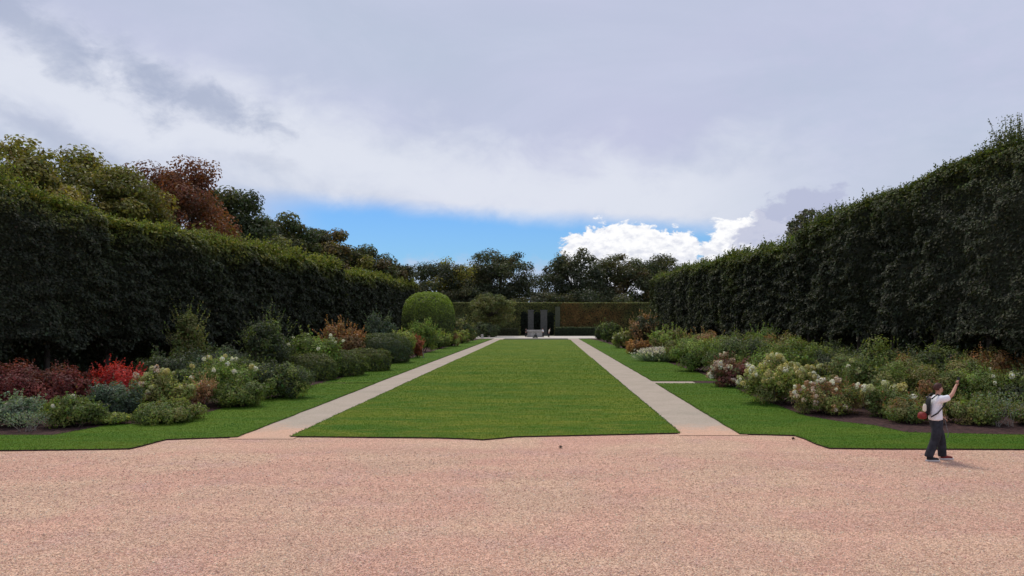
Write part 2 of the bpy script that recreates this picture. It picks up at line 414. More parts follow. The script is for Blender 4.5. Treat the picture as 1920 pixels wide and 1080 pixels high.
soil_l = sheet('flower_bed_left', [(-9.5, 125), (-9.6, 36), (-9.4, 28), (-10.5, 23), (-13, 18.9), (-60, 18.6), (-60, 125)], 0.030, M_SOIL)

def inpoly(P, poly):
    x, y = P[:, 0], P[:, 1]; ins = np.zeros(len(P), bool); n = len(poly)
    for i in range(n):
        x0, y0 = poly[i]; x1, y1 = poly[(i + 1) % n]
        c = ((y0 > y) != (y1 > y)); ins ^= c & (x < (x1 - x0) * (y - y0) / ((y1 - y0) or 1e-12) + x0)
    return ins
acc = Acc()
for nm, pl in LAWNS:
    a = np.array(pl); x0, y0 = a.min(0); x1, y1 = a.max(0)
    x0, x1 = max(x0, -26), min(x1, 24)
    # density falls with the square of the distance, blades grow to match
    inv = R.uniform(1 / y1, 1 / y0, int(900 * 20 * 20 * (1 / y0 - 1 / y1) * (x1 - x0)))
    Y = 1 / inv; X = R.uniform(x0, x1, len(Y)); P = np.stack([X, Y], 1); P = P[inpoly(P, pl)]
    n = len(P); k = np.clip(P[:, 1] / 20, 1, 2.2)
    P3 = np.column_stack([P, np.full(n, LZ - .004)])
    nz = vnoise(np.column_stack([P[:, 0] * .35, P[:, 1] * .9, np.zeros(n)])); nz2 = vnoise(np.column_stack([P[:, 0] * 1.2, P[:, 1] * 3, np.ones(n)]))
    C = (np.array([.080, .175, .010]) if nm == 'lawn_main' else np.array([.062, .152, .009])) + (nz[:, None] * np.array([.06, .03, .008])) + (nz2[:, None] - .5) * np.array([.09, .045, .016])
    d = R.standard_normal((n, 3)) * .55; d[:, 2] = 1
    blades(acc, P3, d, (.030 * k ** .5) * R.uniform(.6, 1.3, n), .010 * k, jit(np.clip(C, .01, .5), n, .10, .04))
# ragged fringe hanging over the cut edges
for nm, pl in LAWNS:
    a = np.array(pl); b = np.roll(a, -1, 0); m0 = (a + b) / 2
    ok = (np.abs(m0[:, 0]) < 26) & (m0[:, 1] < 60)
    for p, q in zip(a[ok], b[ok]):
        L = np.hypot(*(q - p)); n = int(L * 70 / max(1, p[1] / 22) ** 1.5)
        if n < 1: continue
        t = R.uniform(0, 1, (n, 1)); P = p + (q - p) * t; k = max(1, p[1] / 20)
        d = R.standard_normal((n, 3)) * .6; d[:, 2] = np.abs(d[:, 2]) * .5 + .25
        blades(acc, np.column_stack([P, np.full(n, LZ - .012)]), d, R.uniform(.03, .075, n), .012 * k, jit((.06, .14, .012), n, .25, .08))
link('grass', acc.mesh('grass'), M_LEAF, kind='stuff')['label'] = 'short mown green grass covering the lawns'

# loose gravel close to the viewer
def pebbles():
    n = 52000
    inv = R.uniform(1 / 17.5, 1 / 8.2, n); Y = 1 / inv
    X = R.uniform(-.80, .72, n) * Y
    s = R.uniform(.006, .0135, n) * np.clip(Y / 10, 1, 1.5)
    oc = np.array([(1, 0, 0), (0, 1, 0), (-1, 0, 0), (0, -1, 0), (0, 0, 1), (.1, .1, -1)], float)
    rot = R.uniform(0, 6.28, n); c, sn = np.cos(rot)[:, None], np.sin(rot)[:, None]
    q = oc[None] * (1 + .35 * R.standard_normal((n, 6, 1))).clip(.5, 1.6)
    q = q * np.stack([np.ones(n), R.uniform(.6, 1, n), R.uniform(.4, .75, n)], 1)[:, None]
    V = np.stack([q[..., 0] * c - q[..., 1] * sn, q[..., 0] * sn + q[..., 1] * c, q[..., 2]], -1) * s[:, None, None]
    V += np.column_stack([X, Y, s * .25])[:, None]
    f = np.array([(0, 1, 4), (1, 2, 4), (2, 3, 4), (3, 0, 4)])
    Fc = (np.arange(n)[:, None, None] * 6 + f[None]).reshape(-1, 3)
    pal = [(.68, .46, .32), (.62, .36, .26), (.74, .56, .40), (.56, .37, .27), (.66, .40, .31), (.78, .64, .48), (.48, .30, .22)]
    C = np.repeat(jit(pick(pal, n), n, .12, .05), 4, 0)
    a = Acc(); a.add(V.reshape(-1, 3), Fc, C)
    link('gravel_stones', a.mesh('gravel_stones'), M_STONES, kind='stuff')['label'] = 'loose pink and beige gravel stones on the forecourt'
pebbles()

# ------------------------------------------------------------------ tall clipped hedges
def hedge(name, label, X0, side, y0, y1, Hf, pal, toppal, shoots, shoot_len, spacing=4.6, thick=3.4, bottom=1.7, dens=1.0, warm=None, band=1.0):
    """X0: the face seen from the lawn; side: +1 = hedge body lies towards +X"""
    root = empty(name, (X0 + side * thick / 2, (y0 + y1) / 2, 0), label, 'hedge', 'tall clipped hedges along the garden')
    off = np.array(root.location)
    a = Acc()
    def face_off(y, z):
        ph = (y / spacing + .45 * vnoise(np.column_stack([y * .13, y * 0, y * 0 + 21]))) % 1.0
        seam = .38 * np.exp(-((np.minimum(ph, 1 - ph)) / .10) ** 2) * (.5 + .5 * vnoise(np.column_stack([y * .2, z * .3, y * 0])))
        big = (vnoise(np.column_stack([y * .45, z * .45, y * 0 + 3])) - .5) * .75
        mid = (vnoise(np.column_stack([y * .95, z * 3.0 + .5 * np.sin(y * .7), y * 0 + 7])) - .5) * .62
        return seam + big + mid
    def low(y):
        ph = (y / spacing) % 1.0
        return bottom + .9 * np.abs(np.sin(ph * np.pi)) * vnoise(np.column_stack([y * .35, y * 0, y * 0 + 5])) * 1.2 + (vnoise(np.column_stack([y * 1.3, y * 0, y * 0])) - .5) * .7
    # inner mass
    ys = np.linspace(y0, y1, max(6, int((y1 - y0) / 1.5))); zs = np.linspace(0, 1, 12)
    Yg, Zg = np.meshgrid(ys, zs, indexing='ij'); Hh = Hf(Yg.ravel()); lo = low(Yg.ravel()) + .35
    Zz = lo + Zg.ravel() * (Hh - .35 - lo)
    o = .55 + np.maximum(face_off(Yg.ravel(), Zz), -.1) * .8
    for s_, xx in ((0, X0 + side * o), (1, np.full(len(o), X0 + side * (thick - .3)))):
        V = np.column_stack([xx, Yg.ravel(), Zz if s_ == 0 else Zg.ravel() * (Hh - .35)]) - off  # back wall reaches the ground, added to shut out light under the hedge
        i = np.arange(len(ys) - 1)[:, None] * 12; j = np.arange(11)[None]
        a.add(V, np.stack([i + j, i + 12 + j, i + 13 + j, i + 1 + j], -1).reshape(-1, 4), np.mean(pal, 0))
    # close top and ends of the inner mass
    for yy in (0, len(ys) - 1):
        idx = yy * 12 + np.arange(12)
        V = np.concatenate([np.column_stack([X0 + side * o[idx], Yg.ravel()[idx], Zz[idx]]), np.column_stack([np.full(12, X0 + side * (thick - .3)), Yg.ravel()[idx], Zz[idx]])]) - off
        a.add(V, [(q, q + 1, q + 13, q + 12) for q in range(11)], np.mean(pal, 0))
    it = np.arange(len(ys)) * 12 + 11
    V = np.concatenate([np.column_stack([X0 + side * o[it], ys, Zz[it]]), np.column_stack([np.full(len(ys), X0 + side * (thick - .3)), ys, Zz[it]])]) - off
    m_ = len(ys); a.add(V, [(q, q + 1, q + 1 + m_, q + m_) for q in range(m_ - 1)], np.mean(pal, 0))
    # face leaves
    n = int(dens * 6400 * 9 * np.log(y1 / y0))
    Y = y0 * np.exp(R.uniform(0, np.log(y1 / y0), n)); H = Hf(Y); L = low(Y)
    Z = L + R.uniform(0, 1, n) * (H - L)
    k = np.clip(Y / 28, .8, 2.6)
    fo = face_off(Y, Z)
    dep = fo + R.exponential(.10, n) * 1.0 - .04
    edge = np.clip((Z - (H - .7)) / .7, 0, 1); dep += edge ** 2 * .55          # rounded shoulder
    P = np.column_stack([X0 + side * dep, Y, Z])
    N = np.column_stack([np.full(n, -side * 1.0), np.zeros(n), .75 + .8 * edge]) + R.standard_normal((n, 3)) * .6
    C = pick(pal, n) * (.75 + .6 * vnoise(P * np.array([.5, .35, .5])))[:, None]
    if warm is not None:
        w = np.clip((vnoise(np.column_stack([Y * .22, Z * .3, Y * 0 + 11])) - .62) * 5, 0, 1)[:, None] * R.uniform(0, 1, (n, 1)); C = C * (1 - w) + np.array(warm) * w
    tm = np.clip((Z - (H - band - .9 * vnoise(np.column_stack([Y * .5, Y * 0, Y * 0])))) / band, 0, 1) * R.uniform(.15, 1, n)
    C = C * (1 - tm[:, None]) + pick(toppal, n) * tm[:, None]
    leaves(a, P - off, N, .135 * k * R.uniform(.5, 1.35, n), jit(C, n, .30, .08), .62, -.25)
    # back, top and end leaves, coarser
    n2 = n // 4
    Y = y0 * np.exp(R.uniform(0, np.log(y1 / y0), n2)); H = Hf(Y)
    P = np.column_stack([X0 + side * R.uniform(.2, thick - .1, n2), Y, H - .12 + R.uniform(-.25, .12, n2)])
    N = R.standard_normal((n2, 3)) * .5 + np.array([0, 0, 1.])
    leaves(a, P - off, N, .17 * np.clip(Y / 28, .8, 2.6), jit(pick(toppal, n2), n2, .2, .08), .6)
    n3 = n // 6
    Y = y0 * np.exp(R.uniform(0, np.log(y1 / y0), n3)); H = Hf(Y); L = low(Y)
    P = np.column_stack([np.full(n3, X0 + side * thick) + R.uniform(-.3, .2, n3), Y, R.uniform(0, 1, n3) * H])
    leaves(a, P - off, R.standard_normal((n3, 3)) * .5 + np.array([side, 0, .3]), .3 * np.clip(Y / 28, .9, 2.6), jit(pick(pal, n3), n3), .6)
    for ye, sg in ((y0, -1), (y1, 1)):
        n4 = int(800 * 9 / max(1, ye / 28) ** 1.6)
        Y = np.full(n4, ye) + sg * R.uniform(-.35, .2, n4); H = Hf(Y); L = low(Y)
        P = np.column_stack([X0 + side * R.uniform(0.1, thick, n4), Y, L + R.uniform(0, 1, n4) * (H - L)])
        leaves(a, P - off, R.standard_normal((n4, 3)) * .5 + np.array([0, sg, .4]), .17 * np.clip(ye / 28, .8, 2.6), jit(pick(pal, n4), n4), .6, -1.2)
    # ragged lower fringe
    n5 = n // 9
    Y = y0 * np.exp(R.uniform(0, np.log(y1 / y0), n5)); L = low(Y)
    P = np.column_stack([X0 + side * R.uniform(.0, thick * .8, n5), Y, L + .3 - R.exponential(.22, n5)])
    leaves(a, P - off, R.standard_normal((n5, 3)) * .6 + np.array([-side * .6, 0, .3]), .16 * np.clip(Y / 28, .8, 2.6), jit(pick(pal, n5), n5), .6, -1.5)
    n7 = n // 8          # dense back growth, added to block light between the trunks
    Y = y0 * np.exp(R.uniform(0, np.log(y1 / y0), n7))
    P = np.column_stack([X0 + side * (thick - .55 - R.exponential(.25, n7)), Y, R.uniform(0, 3.4, n7)])
    leaves(a, P - off, R.standard_normal((n7, 3)) * .6 + np.array([-side, 0, .4]), .2 * np.clip(Y / 28, .8, 2.6), jit(pick(pal, n7), n7), .6, -.3)
    fo_ = link('foliage', a.mesh('hedge_foliage'), M_HEDGE, root, 'stuff')
    # unclipped new shoots standing above the top
    b = Acc(); n6 = shoots
    Y = y0 * np.exp(R.uniform(0, np.log(y1 / y0), n6)); H = Hf(Y)
    X = X0 + side * (.35 + R.uniform(0, 1, n6) ** 1.5 * 1.6)
    clump = np.clip((vnoise(np.column_stack([Y * .55, Y * 0, Y * 0 + 9])) - .2) * 1.9, .25, 1.4)
    Ls = shoot_len * clump * R.uniform(.3, 1.0, n6) * np.where(R.uniform(0, 1, n6) < .14, 1.55, 1)
    Ls = np.minimum(Ls, R.uniform(1.0, 1.3, n6))
    base = np.column_stack([X, Y, H - .35]); lean = R.standard_normal((n6, 3)) * .13; lean[:, 2] = 1
    m_ = 11
    t = np.linspace(.08, 1.0, m_)
    P = base[:, None] + lean[:, None] * (Ls + .3)[:, None, None] * t[None, :, None]
    P = P + R.standard_normal(P.shape) * .045
    kk = np.clip(Y / 28, .85, 2.4)
    Sz = (.15 * kk)[:, None] * (1.15 - .55 * t)[None] * R.uniform(.7, 1.2, (n6, m_))
    P = P.reshape(-1, 3)
    leaves(b, P - off, R.standard_normal((len(P), 3)) * .8 + np.array([-side * .6, -.3, .5]), Sz.ravel(), jit(pick(toppal, len(P)), len(P), .22, .08), .55, 1.0)
    for q in range(0, n6, 3):
        if Y[q] < 60:
            tube(b, np.stack([base[q], base[q] + lean[q] * (Ls[q] + .3)]) - off, [.012, .005], 4, (.07, .07, .03), False)
    link('top_shoots', b.mesh('hedge_shoots'), M_LEAF, root, 'stuff')
    # trunks
    yy = y0 + 1.5
    while yy < y1 - .5:
        tr = Acc(); r = R.uniform(.10, .16)
        xo = X0 + side * R.uniform(.9, 1.3); dx = R.uniform(-.15, .15)
        tube(tr, np.array([(xo, yy, -.05), (xo + dx * .3, yy, .25), (xo + dx * .6, yy + .05, 1.6), (xo + dx, yy, 4.2)]) - off, [r * 1.5, r * 1.05, r, r * .7], 8)
        for q in range(3):
            z0 = R.uniform(1.8, 2.8); e = np.array([-side * R.uniform(-.5, .7), R.uniform(-1.6, 1.6), R.uniform(.8, 1.6)])
            p = np.array([xo + dx * .7, yy, z0]); tube(tr, np.stack([p, p + e * .5 + np.array([0, 0, .1]), p + e]) - off, [r * .4, r * .3, r * .15], 5)
        link('trunk', tr.mesh('hedge_trunk', True), M_BARK, root)
        yy += spacing * R.uniform(.9, 1.1)
    return root

HP = [(.038, .046, .024), (.047, .056, .030), (.028, .035, .020), (.064, .070, .040)]
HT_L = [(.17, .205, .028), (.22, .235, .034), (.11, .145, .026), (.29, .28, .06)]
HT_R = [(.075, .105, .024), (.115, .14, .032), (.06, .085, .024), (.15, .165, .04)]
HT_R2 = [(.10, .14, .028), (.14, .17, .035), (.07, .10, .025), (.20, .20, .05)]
def prof(pts):
    xs, hs = zip(*pts)
    return lambda y: np.interp(y, xs, hs) + (vnoise(np.column_stack([np.ravel(y) * .3, np.zeros(np.size(y)), np.ones(np.size(y))])).reshape(np.shape(y)) - .5) * .35
XL, XR = -20.5, 17.5
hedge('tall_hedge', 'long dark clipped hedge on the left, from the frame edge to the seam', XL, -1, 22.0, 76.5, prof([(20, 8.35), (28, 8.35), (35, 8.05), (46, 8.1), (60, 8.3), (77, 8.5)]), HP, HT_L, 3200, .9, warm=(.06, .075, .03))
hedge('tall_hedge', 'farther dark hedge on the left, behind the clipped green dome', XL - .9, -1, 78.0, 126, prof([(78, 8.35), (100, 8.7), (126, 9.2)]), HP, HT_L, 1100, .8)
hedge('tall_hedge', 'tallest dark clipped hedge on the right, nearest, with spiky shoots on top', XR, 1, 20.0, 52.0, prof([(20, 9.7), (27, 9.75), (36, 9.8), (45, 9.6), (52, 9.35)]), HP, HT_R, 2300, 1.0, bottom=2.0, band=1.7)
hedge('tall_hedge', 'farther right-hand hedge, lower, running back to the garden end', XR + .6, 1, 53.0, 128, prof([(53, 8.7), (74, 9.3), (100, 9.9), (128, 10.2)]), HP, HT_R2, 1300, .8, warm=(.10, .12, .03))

# ------------------------------------------------------------------ trees
def tree(name, label, px, D, top, wpx, pal, leaf=.2, n=7000, base_frac=.3, nclus=60, group=None, dens=1.0, seed=None, low=None, ry=1.0):
    n = int(n * (4.6 if D < 120 else 3.3)); leaf = leaf * (1.2 if D < 120 else 1.0); wpx *= 1.2; nclus = int(nclus * 1.9)
    pal = np.asarray(pal) * 1.4
    X = GX(px, D); H = GZ(top, D); rx = wpx / F * D / 2
    root = empty(name, (X, D, 0), label, 'tree', group)
    zc0 = H * base_frac if low is None else low
    tr = Acc(); r = .022 * H + .05
    lean = R.uniform(-.03, .03, 2) * H
    tpts = [(0, 0, -.1), (lean[0] * .1, lean[1] * .1, H * .08), (lean[0] * .5, lean[1] * .5, H * .35), (lean[0], lean[1], H * .72)]
    tube(tr, tpts, [r * 1.5, r * 1.05, r * .8, r * .25], 9)
    c = np.array([0, 0, (zc0 + H) / 2]); rad3 = np.array([rx, rx * ry, (H - zc0) / 2])
    a = Acc()
    dirs = sphere_dirs(nclus); rr = R.uniform(.35, 1.0, nclus) ** .55
    cl = c + dirs * rr[:, None] * rad3 * .84 * (.85 + .3 * vnoise(dirs * 1.7 + px * .37))[:, None]
    cr = R.uniform(.13, .29, nclus) * (rx * (H - zc0) / 2) ** .5
    ccol = pick(pal, nclus) * R.uniform(.75, 1.25, (nclus, 1))
    order = np.argsort(rr)
    for q in order[:: max(1, nclus // 22)]:
        s0 = np.array(tpts[2]) * R.uniform(.6, 1) + np.array([0, 0, H * R.uniform(0, .25)])
        e = cl[q]; mid = (s0 + e) / 2 + np.array([0, 0, .06 * H])
        tube(tr, [s0, mid, e], [r * .42, r * .24, r * .07], 6)
        for w in range(2):
            e2 = e + R.standard_normal(3).clip(-1, 1) * cr[q] * .45; tube(tr, [mid * .4 + e * .6, e2], [r * .13, r * .04], 4)
    per = (cr / cr.sum() * n * dens).astype(int) + 5
    for q in range(nclus):
        m = per[q]; d = sphere_dirs(m); ra = R.uniform(.1, 1.0, m) ** .5
        P = cl[q] + d * ra[:, None] * cr[q] * np.array([1.1, 1.1, .75])
        N = d + np.array([0, 0, .5]) + R.standard_normal((m, 3)) * .5
        leaves(a, P, N, leaf * R.uniform(.6, 1.3, m), jit(ccol[q], m, .22, .09), .6, -.6)
    link('trunk', tr.mesh('tree_trunk', True), M_BARK, root)
    link('crown', a.mesh('tree_crown'), M_LEAF, root, 'stuff')
    return root
T_OL = [(.165, .150, .030), (.13, .125, .028), (.20, .165, .036), (.10, .10, .028)]
T_DG = [(.045, .060, .022), (.055, .07, .025), (.035, .048, .02), (.075, .08, .028)]
T_BR = [(.150, .056, .028), (.12, .046, .026), (.18, .068, .028), (.095, .045, .026)]
T_MX = [(.075, .075, .026), (.055, .065, .025), (.10, .075, .028), (.05, .055, .022)]
T_FAR = [(.040, .050, .024), (.050, .058, .026), (.032, .040, .021), (.065, .065, .028)]
GL = 'trees behind the left hedge'
tree('park_tree', 'olive green tree at the left frame edge above the hedge', 25, 40, 247, 210, T_OL, .20, 9500, .25, 70, GL)
tree('park_tree', 'broad olive green tree left of the red-brown tree', 180, 47, 274, 200, T_OL, .21, 9000, .25, 70, GL)
tree('chestnut_tree', 'red-brown autumn tree rising above the left hedge', 322, 55, 282, 200, T_BR, .20, 7200, .25, 64, GL)
tree('park_tree', 'dark green round-topped tree right of the red-brown tree', 430, 66, 334, 150, T_DG, .25, 6000, .3, 50, GL)
tree('park_tree', 'small brownish tree low between red-brown and dark tree tops', 398, 60, 395, 130, T_BR[:2] + T_OL[:2], .24, 4500, .3, 44, GL)
tree('park_tree', 'dark green treetop stepping down behind the left hedge', 530, 80, 398, 130, T_DG + T_MX, .29, 5000, .3, 44, GL)
tree('park_tree', 'mixed brown and green tree before the last tree behind left hedge', 598, 94, 414, 125, T_MX, .32, 5000, .3, 46, GL)
tree('park_tree', 'last and lowest brownish tree behind the left hedge', 692, 118, 458, 150, T_MX, .38, 5000, .3, 46, GL)
tree('park_tree', 'low olive foliage between the stepped treetops behind left hedge', 475, 74, 400, 130, T_OL + T_MX, .28, 4200, .3, 40, GL)
tree('park_tree', 'low yellowish foliage just above the hedge at the far left', 95, 42, 318, 190, T_OL, .2, 5200, .3, 50, GL)
tree('park_tree', 'low olive foliage in front of the red-brown tree', 255, 50, 345, 150, T_OL + T_BR[:1], .22, 4200, .3, 44, GL)
tree('park_tree', 'low olive brown foliage between the two last stepped trees', 640, 104, 448, 120, T_MX + T_OL, .34, 3600, .3, 40, GL)
tree('park_tree', 'sparse small tree peeping over the right hedge', 1515, 69, 379, 80, [(.10, .09, .06), (.07, .075, .04)], .24, 1100, .4, 26)
GF = 'trees behind the end hedge'
tree('park_tree', 'leftmost dark tree behind the end of the garden, thin top', 828, 172, 474, 125, T_FAR + T_OL[:1], .52, 5200, .12, 60, GF)
tree('park_tree', 'highest dark tree behind the end of the garden', 940, 178, 459, 120, T_FAR, .52, 6500, .12, 70, GF)
tree('park_tree', 'medium dark tree joining the two tallest end trees on the left', 884, 185, 488, 90, T_FAR, .5, 3500, .12, 44, GF)
tree('park_tree', 'thin low tree in the sky gap between the two big end trees', 1002, 190, 503, 70, T_FAR, .45, 1500, .12, 36, GF)
tree('park_tree', 'broad dark tree right of the sky gap at the garden end', 1080, 176, 463, 130, T_FAR, .52, 6500, .12, 70, GF)
tree('park_tree', 'brownish green tree near the right end of the far tree line', 1172, 180, 467, 120, T_MX + T_FAR, .52, 5500, .12, 64, GF)
tree('park_tree', 'rightmost tree of the far tree line meeting the right hedge', 1248, 186, 470, 100, T_MX + T_FAR, .52, 4500, .12, 56, GF)
tree('park_tree', 'low dark tree just behind the arches of the end hedge', 1010, 166, 538, 110, T_FAR, .45, 3200, .1, 46, GF)
tree('park_tree', 'dark tree low behind the left end of the end hedge', 868, 168, 530, 110, T_FAR, .45, 3200, .08, 46, GF)
tree('park_tree', 'dark tree low behind the autumn coloured end hedge', 1125, 168, 535, 170, T_FAR, .45, 4200, .08, 56, GF)

# ------------------------------------------------------------------ the end hedge with arches
def end_hedge():
    D = 150.0
    def X(p): return GX(p, D)
    top = GZ(568, D); zsp = GZ(592, D)
    root = empty('end_hedge', (X(1020), D, 0), 'clipped hedge wall with arches closing the garden end, autumn brown on right', 'hedge')
    off = np.array(root.location)
    openings = [(976, 990), (1000.5, 1013.5), (1026, 1039)]
    def inside(x, z):
        m = np.zeros(len(x), bool)
        for a_, b_ in openings:
            c, h = (X(a_) + X(b_)) / 2, (X(b_) - X(a_)) / 2
            zs = GZ(591, D)
            m |= (np.abs(x - c) < h) & (z < zs + np.sqrt(np.maximum(h * h - (x - c) ** 2, 0)))
        return m
    a = Acc()
    n = 26000
    x = R.uniform(X(838), X(1245), n); z = R.uniform(.02, top, n)
    pil = np.zeros(n, bool)
    for p0, p1 in ((990, 1000.5), (1013.5, 1026)): pil |= (x > X(p0)) & (x < X(p1)) & (z < GZ(585, D))
    k = ~inside(x, z) & ~pil; x, z = x[k], z[k]; n = len(x)
    y = D + (vnoise(np.column_stack([x * .6, z * .6, z * 0])) - .5) * .35 + R.exponential(.1, n)
    br = np.clip((x - X(1046)) / .8, 0, 1) * np.clip((X(1190) - x) / 3.0, .15, 1) * np.clip(z / 2.4, .25, 1) * np.clip(vnoise(np.column_stack([x * .35, z * .5, z * 0 + 4])) * 1.5, .15, 1)
    C = pick([(.11, .125, .036), (.14, .145, .042), (.085, .095, .034)], n) * (1 - br[:, None]) + pick([(.20, .115, .036), (.17, .110, .036), (.15, .12, .04), (.24, .135, .045)], n) * br[:, None]
    C = C * (.7 + .6 * vnoise(np.column_stack([x * .8, z * .9, z * 0 + 2])))[:, None]
    leaves(a, np.column_stack([x, y, z]) - off, R.standard_normal((n, 3)) * .45 + np.array([0, -1, .4]), .30 * R.uniform(.6, 1.2, n), jit(C, n, .2, .06), .6, -.8)
    m = 6000
    P = np.column_stack([R.uniform(X(838), X(1245), m), D + R.uniform(0, 1.6, m), top + R.uniform(-.15, .12, m)])
    leaves(a, P - off, R.standard_normal((m, 3)) * .3 + np.array([0, 0, 1.]), .3, jit(pick([(.24, .25, .12), (.20, .22, .09)], m), m), .6)  # top-lit edge painted as paler leaf colours
    # solid heart between the openings
    segs = [(838, 973)] + [(1041, 1245)]
    for s0, s1 in segs: box(a, X(s0) - off[0], X(s1) - off[0], .45, 1.5, 0.02, top - .2, (.045, .045, .022))
    box(a, X(973) - off[0], X(1041) - off[0], .45, 1.5, GZ(580, D), top - .2, (.045, .055, .022))
    link('foliage', a.mesh('end_hedge_foliage'), M_HEDGE, root, 'stuff')
    for p0, p1 in ((990, 1000.5), (1013.5, 1026)):
        t = Acc(); x0, x1 = X(p0) - off[0], X(p1) - off[0]; zt = GZ(583, D)
        box(t, x0, x1, -.02, 1.0, 0, zt)
        box(t, x0 - .06, x1 + .06, -.10, 1.06, 0, .35); box(t, x0 - .06, x1 + .06, -.10, 1.06, zt + .002, zt + .2)
        for q in range(5):
            xx = x0 + (x1 - x0) * (q + .5) / 5; box(t, xx - .03, xx + .03, -.055, -.022, .36, zt - .02)
        link('trellis_pillar', t.mesh('trellis_pillar'), M_TRELLIS, root)
    t = Acc(); x0, x1 = X(1041) - off[0], X(1050) - off[0]; box(t, x0, x1, -.35, .2, 0, GZ(575, D)); link('trellis_panel', t.mesh('trellis_panel'), noisy_mat('green_trellis', (.06, .068, .04), (.09, .095, .06), 3), root)
end_hedge()
def low_hedge(name, label, x0, x1, y0, y1, H, pal, n, leaf, group=None, rough=.1, top=None, cat='hedge', flow=None):
    c = ((x0 + x1) / 2, (y0 + y1) / 2, 0)
    root = empty(name, c, label, cat, group); off = np.array(c)
    a = Acc(); hx, hy = (x1 - x0) / 2, (y1 - y0) / 2
    box(a, -hx + .12, hx - .12, -hy + .12, hy - .12, .02, H - .12, np.mean(pal, 0))
    # superellipsoid surface
    d = sphere_dirs(n, -.15); p = 5.0
    s = (np.abs(d[:, 0]) ** p + np.abs(d[:, 1]) ** p + np.abs(d[:, 2]) ** p) ** (-1 / p)
    # spread by area: stretch to the box
    P = d * s[:, None] * np.array([hx, hy, H]); P[:, 2] = np.maximum(P[:, 2], .03)
    fx = R.uniform(0, 1, n) < .55
    P[fx] = np.column_stack([R.uniform(-hx, hx, fx.sum()), np.where(R.uniform(0, 1, fx.sum()) < .5, -hy, R.uniform(-hy, hy, fx.sum())), 0 * R.uniform(0, 1, fx.sum())])
    q = fx & (np.abs(P[:, 1] + hy) < 1e-6); P[q, 2] = R.uniform(.03, H, q.sum()); q2 = fx & ~q; P[q2, 2] = H
    nn = np.where(q[:, None], np.array([0, -1., .3]), np.where(q2[:, None], np.array([0, 0, 1.]), d))
    P = P * (1 - rough * vnoise((P + off) * 1.5)[:, None] * np.array([.3, .3, 1.0])) + R.standard_normal((n, 3)) * .03
    P[:, 2] = np.maximum(P[:, 2], .03)
    C = pick(pal, n)
    if top is not None: C = np.where((P[:, 2] > H * .86)[:, None], pick(top, n), C)
    leaves(a, P, nn + R.standard_normal((n, 3)) * .45, leaf * R.uniform(.6, 1.3, n), jit(C, n, .25, .08), .6)
    link('foliage', a.mesh('low_hedge_foliage'), M_HEDGE, root, 'stuff')
    return root
low_hedge('box_hedge', 'low dark box hedge in front of the brown end hedge', GX(1040, 147), GX(1135, 147), 146, 147.6, GZ(613, 146), [(.03, .045, .022), (.04, .055, .026)], 4200, .26, top=[(.09, .11, .05)])
low_hedge('box_hedge', 'low dark box hedge left of the arches at the garden end', GX(915, 147), GX(972, 147), 146, 147.6, GZ(615, 146), [(.045, .055, .024), (.055, .06, .028)], 2600, .26)
low_hedge('tall_hedge', 'dark hedge seen through the arches of the end hedge', GX(950, 158), GX(1070, 158), 157, 159, 5.4, [(.02, .028, .016), (.026, .034, .02)], 5000, .4)

# ------------------------------------------------------------------ shrubs
def flower_mesh(name, pal, cone=1.0, n=30, ps=.80):
    """rounded or conical hydrangea head, unit size, made of small petals"""
    a = Acc(); d = sphere_dirs(n, -.75)
    P = d * np.array([.42, .42, .5 * cone]); w = 1 - .35 * np.clip(P[:, 2:3], 0, 1) * (cone > 1.05); P[:, :2] *= w
    leaves(a, P, d + R.standard_normal((n, 3)) * .25, ps * .6 * R.uniform(.8, 1.2, n), jit(pick(pal, n), n, .08, .03), .9, 0, .08)
    me = a.mesh(name); me.materials.append(M_PETAL); return me
FM = {
    'white': [flower_mesh('flower_white', [(.78, .76, .66), (.70, .70, .55), (.82, .80, .74)], c) for c in (1.0, 1.25)],
    'cream': [flower_mesh('flower_cream', [(.62, .53, .20), (.55, .50, .20), (.70, .62, .32)], c) for c in (.9, 1.2)],
    'lime': [flower_mesh('flower_lime', [(.42, .46, .20), (.50, .50, .26), (.58, .56, .34)], c) for c in (.9, 1.1)],
    'pink': [flower_mesh('flower_pink', [(.62, .46, .38), (.70, .58, .48), (.52, .34, .28), (.74, .64, .54)], c) for c in (1.0, 1.25)],
    'tan': [flower_mesh('flower_tan', [(.40, .22, .11), (.46, .28, .15), (.34, .18, .10), (.52, .36, .22)], c) for c in (.95, 1.2)],
}
